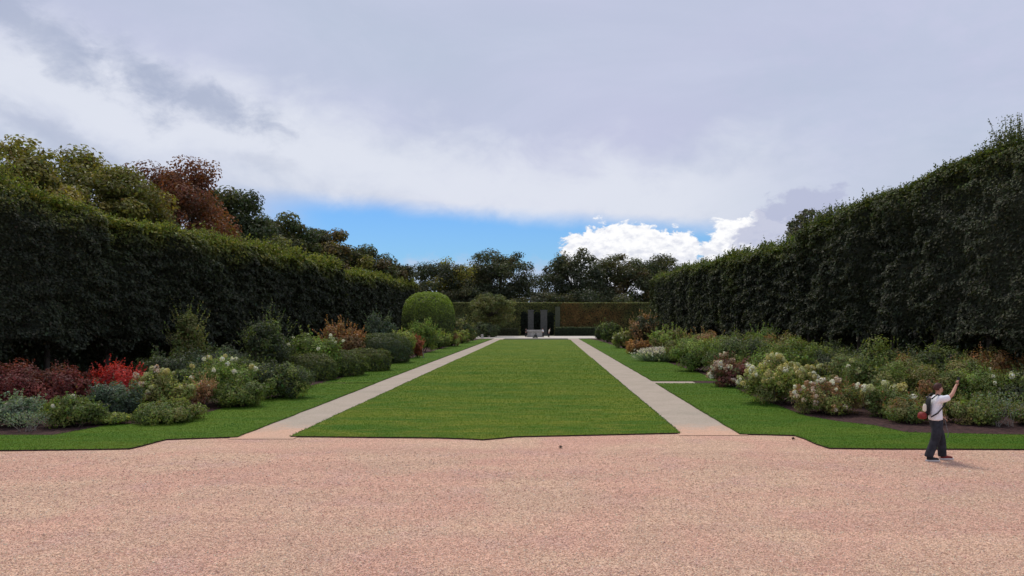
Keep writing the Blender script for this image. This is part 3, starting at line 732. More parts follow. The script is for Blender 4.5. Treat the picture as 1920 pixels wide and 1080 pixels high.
def shrub(name, label, px, D, top, wpx, pal, leaf=.09, n=4200, shape='dome', flowers=None, group=None, cat='shrub', stems=7, ry=.9, asp=.55, lump=1.0, mat=None, tops=None, rough=.03):
    wpx *= 1.0 if shape == 'clipped' else 1.14; n = int(n * 1.6); pal = np.asarray(pal) * 2.35
    if tops is not None: tops = np.asarray(tops) * 1.5
    X = GX(px, D); H = GZ(top, D); rx = wpx / F * D / 2; rY = rx * ry
    root = empty(name, (X, D, 0.02), label, cat, group)
    a = Acc(); k = max(1.0, D / 26) ** .75; lf = leaf * k
    st = Acc(); heads = []
    if shape in ('dome', 'loose', 'column'):
        nc = {'dome': 42, 'loose': 36, 'column': 36}[shape]
        c = np.array([0, 0, H * .46]); r3 = np.array([rx, rY, H * .54])
        mi = int(n * (.30 if shape == 'dome' else .15)); di = sphere_dirs(mi); Pi = c + di * (R.uniform(0, 1, (mi, 1)) ** .4) * r3 * .66; Pi[:, 2] = np.maximum(Pi[:, 2], .04)
        leaves(a, Pi, di + R.standard_normal((mi, 3)) * .6, lf * 1.5, jit(pick(pal, mi), mi), asp)
        d = sphere_dirs(nc, -.75 if shape != 'column' else -.9)
        if shape == 'column': d[:, :2] *= (1.0 - .55 * np.clip(d[:, 2:3], 0, 1))
        sc = .80 if shape == 'dome' else .74
        cl = c + d * r3 * sc * R.uniform(.72, 1.14, (nc, 1)); cl[:, 2] = np.maximum(cl[:, 2], .18)
        cr = (rx * rY * H * .5) ** (1 / 3) * R.uniform(.15, .36, nc) * lump
        cc = pick(pal, nc) * R.uniform(.8, 1.2, (nc, 1))
        per = (cr ** 1.5 / (cr ** 1.5).sum() * n).astype(int) + 3
        for q in range(nc):
            m = per[q]; dd = sphere_dirs(m); ra = R.uniform(.2, 1.15, m) ** .5
            P = cl[q] + dd * ra[:, None] * cr[q]; P[: m // 5] = c + (P[: m // 5] - c) * R.uniform(.55, .9, (m // 5, 1)); P[:, 2] = np.maximum(P[:, 2], .04)
            C = jit(cc[q], m, .24, .09)
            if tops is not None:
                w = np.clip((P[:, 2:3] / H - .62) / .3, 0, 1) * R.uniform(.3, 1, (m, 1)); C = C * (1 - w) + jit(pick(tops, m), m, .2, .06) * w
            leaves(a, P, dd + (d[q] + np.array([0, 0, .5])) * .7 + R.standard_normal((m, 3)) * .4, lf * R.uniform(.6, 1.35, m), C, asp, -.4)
        # stray shoots break the outline
        ns = int(24 + 16 * (shape != 'dome'))
        sd_ = sphere_dirs(ns, .1); sp = c + sd_ * r3 * .85
        for q in range(ns):
            dr = unit(sd_[q] + np.array([0, 0, .9]) + R.standard_normal(3) * .25); L = .27 * H * R.uniform(.3, 1.2)
            m = 12; P = sp[q] + dr * (np.linspace(.1, 1, m)[:, None] * L) + R.standard_normal((m, 3)) * .02
            leaves(a, P, R.standard_normal((m, 3)) + np.array([0, -.3, .6]), lf * .85, jit(pick(tops if tops is not None else pal, m), m), asp, .8)
        for q in range(nc):
            if d[q, 2] > -.35: heads.append((cl[q], cr[q], d[q]))
    elif shape == 'clipped':
        c = np.array([0, 0, H * .42]); r3 = np.array([rx, rY, H * .58])
        blobcore(a, c, r3 * (.93 - rough), np.mean(pal, 0), 24, 14, .03, zmin=.05)
        d = sphere_dirs(n, -.72); p = 2.8; s = (np.abs(d) ** p).sum(1) ** (-1 / p)
        P = c + d * s[:, None] * r3 * (1 + rough * (vnoise(d * 3.2 * max(1, rx) + px) - .5)[:, None] * 1.6) * (1 - .04 * R.exponential(1, n)[:, None]); P[:, 2] = np.maximum(P[:, 2], .04)
        C = jit(pick(pal, n), n, .2, .07)
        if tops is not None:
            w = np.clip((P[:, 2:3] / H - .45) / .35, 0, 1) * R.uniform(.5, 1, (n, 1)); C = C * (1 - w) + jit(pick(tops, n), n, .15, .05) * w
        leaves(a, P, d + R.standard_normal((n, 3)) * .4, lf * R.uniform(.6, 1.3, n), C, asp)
    elif shape == 'grass':
        P = np.column_stack([R.standard_normal(n) * rx * .38, R.standard_normal(n) * rY * .38, np.zeros(n)])
        d = np.column_stack([P[:, 0] / rx * .9, P[:, 1] / rY * .9, np.ones(n)]) + R.standard_normal((n, 3)) * .22
        C = jit(pick(pal, n), n, .2, .06)
        blades(a, P, d, H * R.uniform(.5, 1.08, n), leaf * .35 * k, C)
        if tops is not None:
            m = n // 2; q = R.integers(0, n, m); t = unit(d[q]) * (H * R.uniform(.7, 1.0, m))[:, None]
            leaves(a, P[q] + t, R.standard_normal((m, 3)), lf * .8, jit(pick(tops, m), m, .12, .05), .7)
    elif shape == 'twig':
        for q in range(stems * 3):
            b0 = np.array([R.uniform(-.4, .4) * rx, R.uniform(-.4, .4) * rY, 0]); e = b0 + np.array([R.uniform(-.9, .9) * rx, R.uniform(-.9, .9) * rY, H * R.uniform(.6, 1)])
            mm = b0 * .5 + e * .5 + np.array([0, 0, H * .12])
            tube(st, [b0, mm, e], [.007 * k, .005 * k, .003 * k], 4)
        P = np.column_stack([R.uniform(-1, 1, n) * rx, R.uniform(-1, 1, n) * rY, H * R.uniform(.35, 1, n)])
        leaves(a, P, R.standard_normal((n, 3)) + np.array([0, 0, .5]), lf * R.uniform(.6, 1.2, n), jit(pick(pal, n), n), asp, .5)
    if shape in ('dome', 'loose', 'column', 'clipped'):
        for q in range(stems):
            b0 = np.array([R.uniform(-.25, .25) * rx, R.uniform(-.25, .25) * rY, -.03]); e = np.array([R.uniform(-.7, .7) * rx, R.uniform(-.7, .7) * rY, H * R.uniform(.4, .75)])
            tube(st, [b0, b0 * .4 + e * .6 + np.array([0, 0, -.1 * H]), e], [.02 * k, .014 * k, .007 * k], 5)
    if len(a.v): link('foliage', a.mesh('shrub_foliage'), mat or M_LEAF, root, 'stuff')
    if len(st.v): link('stems', st.mesh('shrub_stems', True), M_STEM if shape != 'twig' else M_PALE, root)
    if flowers and heads:
        kinds, cnt, sz, front = flowers['k'], flowers['n'], flowers['s'], flowers.get('up', .2)
        wt = np.array([h[1] ** 1.2 * (1.2 if h[2][2] > front else .45) for h in heads]); wt /= wt.sum()
        for q in range(cnt):
            h = heads[R.choice(len(heads), p=wt)]; dd = unit(sphere_dirs(1)[0] * .8 + h[2] + np.array([0, -.35, .45]))
            me = FM[kinds[q % len(kinds)]][R.integers(0, 2)]
            o = link('flower_head', me, None, root); s = sz * .95 * R.uniform(.55, 1.25)
            o.location = Vector(h[0] + dd * h[1] * 1.0); o.scale = (s, s, s)
            o.rotation_euler = Vector(dd).to_track_quat('Z', 'Y').to_euler()
    return root
M_PALE = noisy_mat('pale_twig', (.22, .20, .17), (.34, .31, .27), 8, .9, .2, .005)

DG = [(.033, .043, .018), (.041, .053, .021), (.027, .035, .018)]
MG = [(.070, .090, .022), (.090, .108, .026), (.055, .074, .021)]
LG = [(.105, .150, .032), (.13, .165, .038), (.085, .12, .03)]
YG = [(.19, .20, .050), (.16, .18, .045), (.13, .15, .04)]
OLV = [(.10, .100, .034), (.085, .09, .03), (.12, .105, .038)]
BG_ = [(.040, .058, .036), (.048, .066, .042), (.034, .048, .032)]
GG_ = [(.095, .120, .075), (.075, .10, .06), (.12, .14, .095)]
RDK = [(.085, .020, .018), (.068, .018, .017), (.10, .027, .022), (.072, .032, .026)]
RBR = [(.22, .016, .013), (.18, .015, .013), (.26, .026, .02)]
ORB = [(.18, .085, .026), (.15, .070, .024), (.21, .11, .036)]
BRN = [(.13, .072, .032), (.10, .065, .030), (.15, .085, .038)]

# --- left border, from the front back
shrub('smoke_bush', 'dark red shrub cut by the left frame edge', 15, 25.5, 684, 135, RDK, .085, 5200)
shrub('smoke_bush', 'dark red shrub beside the bright red one on the left', 112, 26.0, 690, 130, RDK, .085, 5200)
shrub('red_shrub', 'bright scarlet leaved shrub in the left border', 220, 27.0, 682, 98, RBR + RDK[:1], .085, 4300, 'loose')
shrub('perennial', 'grey green leafy perennials at the bottom left bed edge', 22, 21.6, 742, 120, GG_, .085, 3200, 'loose', lump=.9)
shrub('twiggy_plant', 'pale twiggy plant with few leaves at bottom left', 52, 20.7, 775, 60, GG_, .06, 500, 'twig')
shrub('green_shrub', 'green shrub with a pale flower right of the grey perennials', 142, 21.6, 744, 105, MG, .08, 4200, 'dome', dict(k=['white'], n=3, s=.13))
shrub('dark_shrub', 'dark bluish green shrub below the scarlet shrub', 212, 23.2, 718, 100, BG_, .085, 4200)
shrub('hydrangea', 'yellow green hydrangea with cream heads left of the taller white one', 305, 25.0, 700, 112, OLV + YG + MG, .085, 4200, 'dome', dict(k=['cream', 'lime', 'pink', 'lime'], n=46, s=.17))
shrub('low_plant', 'small yellowish flowering plant on the left lawn edge', 208, 22.0, 778, 70, YG + MG, .06, 1500, 'loose', dict(k=['lime'], n=9, s=.10))
shrub('low_shrub', 'low spreading green shrub in front of the cream hydrangea', 318, 22.6, 757, 125, MG + OLV[:1], .075, 4600)
shrub('rust_plant', 'small rusty pink plant between the two left hydrangeas', 380, 26.0, 708, 44, [(.16, .085, .045), (.20, .12, .07)], .07, 900, 'loose')
shrub('hydrangea', 'tall green hydrangea topped with white flower heads on the left', 422, 27.5, 672, 122, MG + LG, .085, 4800, 'dome', dict(k=['white', 'white', 'cream'], n=36, s=.16, up=.45))
shrub('dark_shrub', 'dark mounded shrub behind the white topped hydrangea', 318, 33, 656, 110, DG, .09, 3800)
shrub('dark_shrub', 'dark shrub in front of the hedge above the white topped hydrangea', 410, 38, 648, 120, DG + BG_, .09, 3600)
shrub('slender_shrub', 'slender yellowish shrub standing against the left hedge', 350, 40, 576, 66, OLV[:2] + MG[:1], .09, 2600, 'column')
shrub('conifer', 'tall dark conical shrub in the middle of the left border', 500, 37, 586, 96, DG + MG[:1], .085, 5200, 'column', stems=4)
shrub('green_shrub', 'dark green shrub at the foot of the conical shrub', 465, 31, 672, 90, DG + MG, .085, 3600)
shrub('green_shrub', 'leafy green shrub left of the clipped low hedge', 520, 29.5, 682, 112, MG + DG, .085, 5200, 'dome')
shrub('green_shrub', 'green shrub spilling to the lawn right of white hydrangea', 450, 26.5, 712, 90, MG, .08, 3600)
shrub('rose_shrub', 'green rose bush with few white blooms behind the clipped low hedge', 590, 40, 622, 105, MG + LG[:1], .085, 4600, 'dome', dict(k=['white'], n=12, s=.18))
shrub('box_hedge', 'low clipped box shrub along the left lawn, nearest of three', 582, 38.5, 664, 96, DG + MG, .085, 5200, 'clipped', rough=.20, tops=MG + OLV, cat='hedge')
shrub('box_hedge', 'low clipped box shrub along the left lawn, middle of three', 634, 41.5, 657, 100, DG + MG, .085, 5200, 'clipped', rough=.20, tops=MG + OLV, cat='hedge')
shrub('box_hedge', 'low clipped box shrub along the left lawn, farthest of three', 688, 45.5, 655, 84, DG + MG, .085, 5200, 'clipped', rough=.20, tops=MG + OLV, cat='hedge')
shrub('maple', 'orange brown maple shrub in the left border', 642, 52, 602, 82, ORB + BRN, .10, 4200, 'loose')
shrub('dark_shrub', 'dark round shrub between orange maple and green dome', 712, 62, 586, 62, DG + BG_, .09, 3200)
shrub('clipped_shrub', 'dark clipped round shrub right of the low box hedge', 718, 54, 625, 104, DG + BG_[:1], .085, 5200, 'clipped', rough=.12, tops=MG)
shrub('gold_shrub', 'yellow green shrub beside the small red bush', 754, 60, 622, 46, YG, .09, 2200)
shrub('topiary_dome', 'large light green clipped dome on the left', 804, 88, 548, 96, DG + MG, .085, 12000, 'clipped', tops=[(.18, .25, .024), (.22, .28, .03), (.15, .21, .022)], ry=1.0, stems=3)  # light from above painted in: leaf colours brighten towards the dome top
shrub('spiky_shrub', 'upright spiky light green plant in front of the dome', 790, 72, 602, 62, LG + MG, .12, 2400, 'loose', asp=.3)
shrub('red_bush', 'small rust red bush on pale legs at the lawn edge', 783, 61, 630, 24, [(.17, .055, .026), (.13, .045, .026)], .07, 1300, 'dome')
shrub('dark_shrub', 'dark bush right of the green dome', 862, 104, 592, 50, DG + OLV[:1], .09, 2600)
shrub('perennial', 'yellow green perennial right of the red bush', 824, 80, 622, 44, YG + MG, .09, 2200, 'loose')
shrub('perennial', 'yellowish perennial clump midway to the far path', 846, 88, 621, 38, YG + BRN[:1], .09, 1900, 'loose')
shrub('perennial', 'olive perennial clump, last but one on the left', 864, 98, 620, 32, OLV + YG, .09, 1700, 'loose')
shrub('perennial', 'low perennial clump at the far end of the left border', 880, 112, 621, 24, OLV + MG, .09, 1300, 'loose')
tree('small_tree', 'light olive green bushy tree left of the arches', 922, 138, 544, 78, [(.11, .12, .04), (.13, .13, .045), (.085, .10, .035)], .30, 5200, .22, 50, low=1.4)
shrub('dark_shrub', 'dark bush under the light olive tree', 908, 134, 606, 60, DG, .09, 2400)

# --- right border
shrub('hydrangea', 'pink and white hydrangea at the corner by the cross path', 1370, 34.5, 668, 74, [(.10, .055, .035), (.075, .07, .03), (.11, .04, .035)], .085, 3200, 'dome', dict(k=['pink', 'white', 'pink'], n=60, s=.21))
shrub('hydrangea', 'large yellow green hydrangea with big white heads on the right', 1462, 27.5, 677, 136, YG + MG + OLV, .085, 5200, 'dome', dict(k=['cream', 'cream', 'lime', 'white', 'cream', 'lime'], n=120, s=.20))
shrub('hydrangea', 'low tan and pink hydrangea beside the large white one', 1556, 24.6, 718, 130, BRN + MG + OLV, .08, 4800, 'dome', dict(k=['tan', 'pink', 'tan', 'white'], n=95, s=.16))
shrub('green_shrub', 'bright green bush left of the pink and white hydrangea', 1306, 45, 637, 84, LG + MG, .09, 4200)
shrub('green_shrub', 'broad dense green bush behind the pink and white hydrangea', 1396, 43, 634, 165, MG + LG[:1] + DG[:1], .09, 7600)
shrub('green_shrub', 'green bush behind the large white hydrangea', 1492, 38, 641, 150, MG + LG[:1], .09, 6500)
shrub('lavender', 'pale grey lilac flowering clump beside the right lawn', 1240, 56, 651, 66, GG_, .10, 2600, 'grass', tops=[(.42, .38, .36), (.50, .46, .42), (.34, .30, .31)])
shrub('rust_shrub', 'orange brown shrub left of the lilac clump', 1196, 68, 639, 50, BRN + ORB, .09, 2600, 'loose')
shrub('rose_shrub', 'cream flowered shrub near the far end of the right border', 1170, 82, 621, 40, OLV + YG, .09, 2200, 'dome', dict(k=['cream', 'white'], n=18, s=.22))
shrub('dark_shrub', 'dark green bush at the far corner of the right border', 1142, 104, 604, 46, DG + MG, .09, 2600)
shrub('dark_shrub', 'dark low bush ending the right border by the far path', 1130, 116, 612, 24, DG + MG, .09, 1700)
shrub('brown_shrub', 'brown leaved bush against the end of the right hedge', 1205, 80, 586, 56, BRN + DG, .10, 2800)
shrub('green_shrub', 'pale green feathery bush behind the orange brown shrub', 1255, 64, 611, 70, LG + OLV, .09, 3200, 'loose')
shrub('rust_shrub', 'rusty olive bush in the middle row of the right border', 1322, 56, 622, 90, BRN + OLV, .09, 3600, 'loose')
shrub('grass_clump', 'pale arching grass clump in the rear right border', 1428, 54, 614, 60, LG + GG_, .09, 2200, 'loose', asp=.25)
shrub('green_shrub', 'olive bush left of the pale grass clump', 1390, 50, 622, 70, OLV + MG, .09, 3000)
shrub('dark_shrub', 'very dark bush left of the tall rear green bushes', 1560, 35, 655, 78, DG, .085, 3600)
GB = 'rear row of green bushes under the right hedge'
shrub('green_shrub', 'dark green rear bush behind the very dark bush', 1545, 43, 637, 110, DG + MG[:1], .09, 3600, group=GB)
shrub('green_shrub', 'green rear bush between very dark bush and walking person', 1650, 36, 640, 130, MG + DG, .09, 4600, group=GB)
shrub('green_shrub', 'green rear bush above the head of the walking person', 1765, 33, 644, 130, MG + DG, .09, 4600, group=GB)
shrub('rust_shrub', 'orange brown bush at the right frame edge under the hedge', 1868, 29.5, 657, 140, BRN + ORB[:1] + OLV, .085, 5200)
shrub('hydrangea', 'green hydrangea with lime heads left of the walking person', 1652, 26.2, 668, 130, MG + OLV[:1], .085, 5600, 'dome', dict(k=['lime', 'lime', 'white'], n=9, s=.24))
shrub('hydrangea', 'low hydrangea with big pale lime heads left of the backpack', 1668, 23.8, 728, 96, MG + BRN[:1], .08, 3600, 'dome', dict(k=['lime', 'lime', 'cream', 'white'], n=16, s=.27))
shrub('green_shrub', 'green brown bush directly behind the walking person', 1752, 25.6, 686, 110, MG + OLV + BRN[:1], .085, 5200)
shrub('green_shrub', 'large green bush right of the raised hand', 1835, 25.0, 690, 130, MG + LG[:1], .085, 5600, 'dome', dict(k=['white'], n=4, s=.16))
shrub('green_shrub', 'green bush at the right frame edge with white flowers', 1925, 24.6, 698, 110, MG + DG, .085, 5000, 'dome', dict(k=['white'], n=12, s=.24))
shrub('low_shrub', 'low brownish foliage by the backpack at the bed edge', 1715, 22.4, 748, 110, OLV + BRN + MG, .07, 3600, 'loose')
shrub('low_shrub', 'low green foliage right of the person at the bed edge', 1822, 22.2, 742, 110, MG + OLV, .075, 3800, 'loose')
shrub('twiggy_plant', 'pale leggy rose stems near the right frame edge', 1880, 21.6, 738, 80, GG_ + MG, .06, 900, 'twig')
shrub('low_shrub', 'low green plant at the right frame edge bed front', 1935, 21.8, 760, 80, MG + OLV, .075, 2600, 'loose')
shrub('green_shrub', 'olive green bush above the tan hydrangea', 1588, 29, 664, 96, MG + OLV, .085, 4200)
shrub('green_shrub', 'pale olive bush between pale green bush and bright green bush', 1282, 54, 632, 60, OLV + LG, .09, 2600)
shrub('rust_shrub', 'rusty low bush at the foot of the rear row, above lime hydrangea', 1702, 31, 664, 80, BRN + OLV + MG, .085, 3200)
shrub('green_shrub', 'olive bush left of the orange brown bush under the hedge', 1808, 28, 668, 84, MG + OLV, .085, 3600)
shrub('rust_shrub', 'brown tinged bush behind the broad dense green bush', 1462, 48, 628, 96, BRN + OLV, .09, 3000)
shrub('green_shrub', 'low green shrub in front of the nearest clipped box shrub', 540, 33.5, 690, 76, MG, .08, 3200)
shrub('dark_shrub', 'dark shrub between conical shrub and white blooming rose bush', 548, 44, 640, 70, DG + MG[:1], .09, 3000)
shrub('green_shrub', 'green shrub under the dark mounded shrub, left of white hydrangea', 350, 29, 690, 60, MG + DG, .085, 2400)
for i, (px, D, top, wp) in enumerate(((1600, 47, 640, 110), (1700, 44, 642, 110))):
    shrub('green_shrub', ('dark bush deep under the right hedge, behind the lime hydrangea', 'dark bush deep under the right hedge, left of the head')[i], px, D, top, wp, DG, .09, 2600, group=GB)

# ------------------------------------------------------------------ small things
def small_leaf(px, py, label):
    x, y = GP(px, py); a = Acc()
    leaves(a, np.array([[0, 0, .02], [.02, .03, .03]]), np.array([[0, -.3, 1], [.3, -.6, 1.]]), .11, (.06, .025, .015), .8, 0, .2)
    box(a, -.012, .05, -.004, .004, .012, .018, (.06, .03, .02))
    o = link('fallen_leaf', a.mesh('fallen_leaf'), M_LEAF); o.location = (x, y, 0.006); setp(o, label, 'leaf')
small_leaf(1050, 841, 'dark fallen leaf alone on the gravel in front of the lawn')
small_leaf(1487, 825, 'dark fallen leaf by the corner of the right lawn')

def simple_mat(name, c, rough=.8, spec=.3, var=.25, scale=14):
    return noisy_mat(name, tuple(q * (1 - var) for q in c), tuple(min(.95, q * (1 + var)) for q in c), scale, rough, .25, .006, spec=spec)
M_SKIN = simple_mat('skin', (.50, .27, .19), .55, .35, .06); M_SHIRT = simple_mat('white_cotton', (.84, .86, .90), .85, .2, .05)
M_JEANS = simple_mat('dark_denim', (.034, .036, .044), .9, .15, .30, 9); M_CAPM = simple_mat('red_cap_cloth', (.13, .014, .016), .8, .2, .15)
M_BLK = simple_mat('black_nylon', (.015, .016, .018), .6, .3, .2); M_RED = simple_mat('red_nylon', (.20, .025, .02), .6, .3, .3)
M_SOLE = simple_mat('white_rubber', (.62, .60, .58), .7, .3, .08); M_HAIR = simple_mat('dark_hair', (.02, .014, .01), .6, .3, .2)
M_CREAM = simple_mat('cream_cloth', (.72, .66, .54), .8, .2, .1)
M_GREY = simple_mat('grey_cloth', (.20, .20, .21), .85, .2, .15)

def skin(name, chains, mat, parent, sub=2, smooth=True):
    """chains: list of (points, radii); each chain whose first point is ('@', i, j) starts from that existing vertex"""
    V, E, RR, roots = [], [], [], []
    idx = []
    for pts, rr in chains:
        ids = []
        for p, r in zip(pts, rr):
            if isinstance(p[0], str):
                ids.append(idx[p[1]][p[2]]); continue
            V.append(p[:3]); RR.append(r if isinstance(r, tuple) else (r, r)); ids.append(len(V) - 1)
            if len(ids) == 1: roots.append(len(V) - 1)
        E += [(ids[q], ids[q + 1]) for q in range(len(ids) - 1)]; idx.append(ids)
    me = bpy.data.meshes.new(name); me.from_pydata(V, E, [])
    o = bpy.data.objects.new(name, me); COL.objects.link(o)
    md = o.modifiers.new('skin', 'SKIN'); md.use_smooth_shade = smooth; md.branch_smoothing = .3
    for q, sv in enumerate(me.skin_vertices[0].data):
        sv.radius = RR[q]; sv.use_root = q in roots
    ss = o.modifiers.new('sub', 'SUBSURF'); ss.levels = sub; ss.render_levels = sub
    dg = bpy.context.evaluated_depsgraph_get(); me2 = bpy.data.meshes.new_from_object(o.evaluated_get(dg))
    bpy.data.objects.remove(o); bpy.data.meshes.remove(me); me2.name = name
    me2.materials.clear(); me2.materials.append(mat)
    return link(name, me2, mat, parent)

def hand_chain(wrist, palm, fdir, spread, thumb_dir, curl, L=.085):
    """five finger chains rooted in the palm"""
    f, s = unit(np.array(fdir, float)), unit(np.array(spread, float)); c = np.array(curl, float); out = []
    for q, (o, l) in enumerate(((-.033, .92), (-.011, 1.05), (.011, 1.0), (.033, .8))):
        b = np.array(palm) + s * o + f * .015; l *= L
        p1 = b + f * l * .5; p2 = p1 + unit(f * .5 + c) * l * .35; p3 = p2 + unit(-f * .2 + c) * l * .25
        out.append(([tuple(b), tuple(p1), tuple(p2), tuple(p3)], [.011, .0095, .009, .0075]))
    b = np.array(palm) - s * .03 - f * .03; t = unit(np.array(thumb_dir, float))
    out.append(([tuple(b), tuple(b + t * .04), tuple(b + unit(t + f * .8) * .07)], [.012, .0105, .008]))
    return out

def main_person():
    x0, y0 = GP(1757, 863)
    root = empty('person', (x0, y0, 0.002), 'person in white T-shirt and dark jeans walking on the gravel, arm raised', 'person')
    hipz = .90
    # body: pelvis, spine, neck, head / arms / legs (x forward, -y towards the viewer)
    ch = [([(-.03, 0, .92), (-.035, 0, 1.08), (-.02, 0, 1.24), (-.005, 0, 1.36), (.02, 0, 1.44), (.032, 0, 1.50), (.035, 0, 1.575), (.03, 0, 1.65)],
           [(.10, .08), (.11, .08), (.125, .085), (.09, .065), (.052, .052), (.060, .064), (.076, .096), (.064, .080)]),
          # jaw and nose
          ([('@', 0, 6), (.085, 0, 1.535), (.112, 0, 1.50)], [0, .045, .030]),
          ([('@', 0, 6), (.105, 0, 1.565), (.137, 0, 1.553)], [0, .035, .012]),
          # near (right) arm raised forwards
          ([('@', 0, 3), (.02, -.15, 1.375), (.05, -.195, 1.36), (.16, -.20, 1.41), (.235, -.18, 1.47), (.33, -.11, 1.585), (.385, -.07, 1.66), (.405, -.06, 1.695)],
           [0, .050, .048, .044, .041, .036, .026, (.038, .022)]),
          # far (left) arm bent, hand at the waist
          ([('@', 0, 3), (0, .15, 1.375), (-.02, .20, 1.33), (-.03, .235, 1.20), (-.02, .24, 1.08), (.09, .20, .985), (.17, .14, .935), (.20, .12, .92)],
           [0, .050, .048, .044, .041, .036, .026, (.036, .022)]),
          # far leg forwards, near leg back
          ([('@', 0, 0), (-.005, .085, .86), (.08, .095, .66), (.15, .095, .47), (.165, .095, .28), (.18, .095, .09), (.22, .10, .045), (.32, .105, .03)],
           [0, .075, .070, .055, .050, .036, .038, .028]),
          ([('@', 0, 0), (-.025, -.085, .86), (-.055, -.095, .66), (-.08, -.095, .48), (-.165, -.095, .28), (-.245, -.095, .10), (-.225, -.10, .05), (-.13, -.105, .03)],
           [0, .075, .070, .055, .050, .036, .038, .028])]
    ch += hand_chain((.385, -.07, 1.66), (.405, -.06, 1.70), (.1, 0, 1), (0, 1, 0), (-.3, -1, .3), (.9, .1, .1), .075)
    ch += hand_chain((.17, .14, .935), (.205, .12, .915), (.9, -.2, -.4), (0, 1, .3), (.3, -.6, .6), (0, -.3, -1), .075)
    body = skin('body', ch, M_SKIN, root, 2)
    for s in (-1, 1):
        a = Acc(); blobcore(a, (.03, s * .082, 1.565), (.022, .010, .032), None, 8, 6, .05); link('ear', a.mesh('ear', True), M_SKIN, root)
        a = Acc(); blobcore(a, (.113, s * .032, 1.585), (.010, .013, .008), None, 8, 6, 0); link('eye', a.mesh('eye', True), M_HAIR, root)
    a = Acc(); blobcore(a, (.118, 0, 1.517), (.010, .022, .006), None, 8, 5, 0); link('mouth', a.mesh('mouth', True), simple_mat('lips', (.32, .12, .10)), root)
    # short auburn hair: top and back of the skull
    a = Acc(); th = np.linspace(0, 2 * np.pi, 24, endpoint=False); rows = []
    for ph in np.linspace(0.03, 2.0, 9):
        fr = np.clip((np.cos(th) + .25) / 1.25, 0, 1); pe = np.minimum(ph, 2.05 - 1.35 * fr)          # hairline higher at the forehead
        k = 1 + .05 * vnoise(np.column_stack([np.cos(th) * 6, np.sin(th) * 6, np.full(24, ph * 6)]))
        rows.append(np.column_stack([.018 + .097 * k * np.sin(pe) * np.cos(th), .083 * k * np.sin(pe) * np.sin(th), 1.598 + .112 * k * np.cos(pe)]))
    V = np.concatenate(rows); i = np.arange(8)[:, None] * 24; j = np.arange(24)[None]
    a.add(V, np.stack([i + j, i + 24 + j, i + 24 + (j + 1) % 24, i + (j + 1) % 24], -1).reshape(-1, 4))
    link('hair', a.mesh('hair', True), simple_mat('auburn_hair', (.060, .022, .016), .6, .3, .4, 60), root)
    # T-shirt with short sleeves
    skin('t_shirt', [([(-.03, 0, .875), (-.035, 0, .93), (-.035, 0, 1.08), (-.022, 0, 1.24), (-.005, 0, 1.36), (.015, 0, 1.425)],
                      [(.185, .150), (.182, .148), (.168, .138), (.182, .140), (.160, .118), (.070, .066)]),
                     ([('@', 0, 4), (.02, -.15, 1.375), (.05, -.198, 1.365), (.135, -.20, 1.40), (.165, -.20, 1.412)], [0, .092, .085, .072, .070]),
                     ([('@', 0, 4), (0, .15, 1.375), (-.02, .205, 1.33), (-.03, .237, 1.20), (-.03, .238, 1.17)], [0, .092, .085, .072, .070])], M_SHIRT, root, 2)
    # loose jeans
    skin('jeans', [([(-.03, 0, .99), (-.03, 0, .92), (-.028, 0, .84)], [(.155, .12), (.165, .135), (.165, .14)]),
                   ([('@', 0, 2), (0, .088, .76), (.08, .098, .64), (.145, .098, .46), (.158, .098, .28), (.165, .098, .10), (.168, .098, .06)],
                    [0, .128, .115, .102, .096, .098, .098]),
                   ([('@', 0, 2), (-.03, -.088, .76), (-.06, -.098, .64), (-.09, -.098, .46), (-.17, -.098, .28), (-.235, -.098, .115), (-.242, -.098, .075)],
                    [0, .128, .115, .102, .096, .098, .098])], M_JEANS, root, 2)
    for (fx, fy, dz) in ((.18, .10, 0), (-.23, -.10, .0)):
        s = skin('shoe', [([(fx - .055, fy, .055), (fx + .01, fy, .06), (fx + .10, fy, .045), (fx + .185, fy, .038), (fx + .215, fy, .036)], [(.042, .045), (.046, .05), (.046, .042), (.044, .034), (.030, .026)])], M_RED if fx > 0 else M_BLK, root, 2)
        a = Acc(); t3 = np.linspace(0, 2 * np.pi, 18, endpoint=False); X = fx + .08 + .165 * np.cos(t3); Y = fy + .050 * np.sin(t3)
        V = np.concatenate([np.column_stack([X, Y, np.full(18, 0.0)]), np.column_stack([X, Y, np.full(18, .030)])])
        a.add(V, [(q, (q + 1) % 18, 18 + (q + 1) % 18, 18 + q) for q in range(18)]); a.add(V[18:], [list(range(18))]); a.add(V[:18], [list(range(17, -1, -1))])
        link('sole', a.mesh('sole'), M_SOLE, s)
    # backpack carried low on the back
    bp = empty('backpack', (x0 - .26, y0, 0.95), 'red and black backpack with a cream bottle on the walking person', 'backpack')
    o = Vector((-.26, 0, .948)); A = lambda pts: [tuple(Vector(p) - o) for p in pts]
    skin('bag', [(A([(-.215, 0, .98), (-.21, 0, 1.15), (-.195, 0, 1.30), (-.165, 0, 1.40)]), [(.10, .038), (.11, .040), (.10, .036), (.07, .028)])], M_BLK, bp, 2)
    skin('pocket', [(A([(-.33, -.01, .90), (-.335, -.01, .99), (-.325, -.01, 1.08)]), [(.12, .10), (.12, .11), (.09, .07)])], M_RED, bp, 2)
    skin('bottle', [(A([(-.33, -.10, 1.08), (-.325, -.10, 1.20), (-.323, -.10, 1.24), (-.323, -.10, 1.26)]), [.042, .042, .032, .02])], M_CREAM, bp, 2)
    for s in (-1, 1):
        a = Acc(); tube(a, A([(-.18, s * .11, 1.36), (-.06, s * .125, 1.465), (.09, s * .12, 1.40), (.10, s * .18, 1.31), (.03, s * .197, 1.20), (-.09, s * .192, 1.06), (-.20, s * .13, .97)]), [.016] * 7, 8)
        link('strap', a.mesh('strap', True), M_BLK, bp)
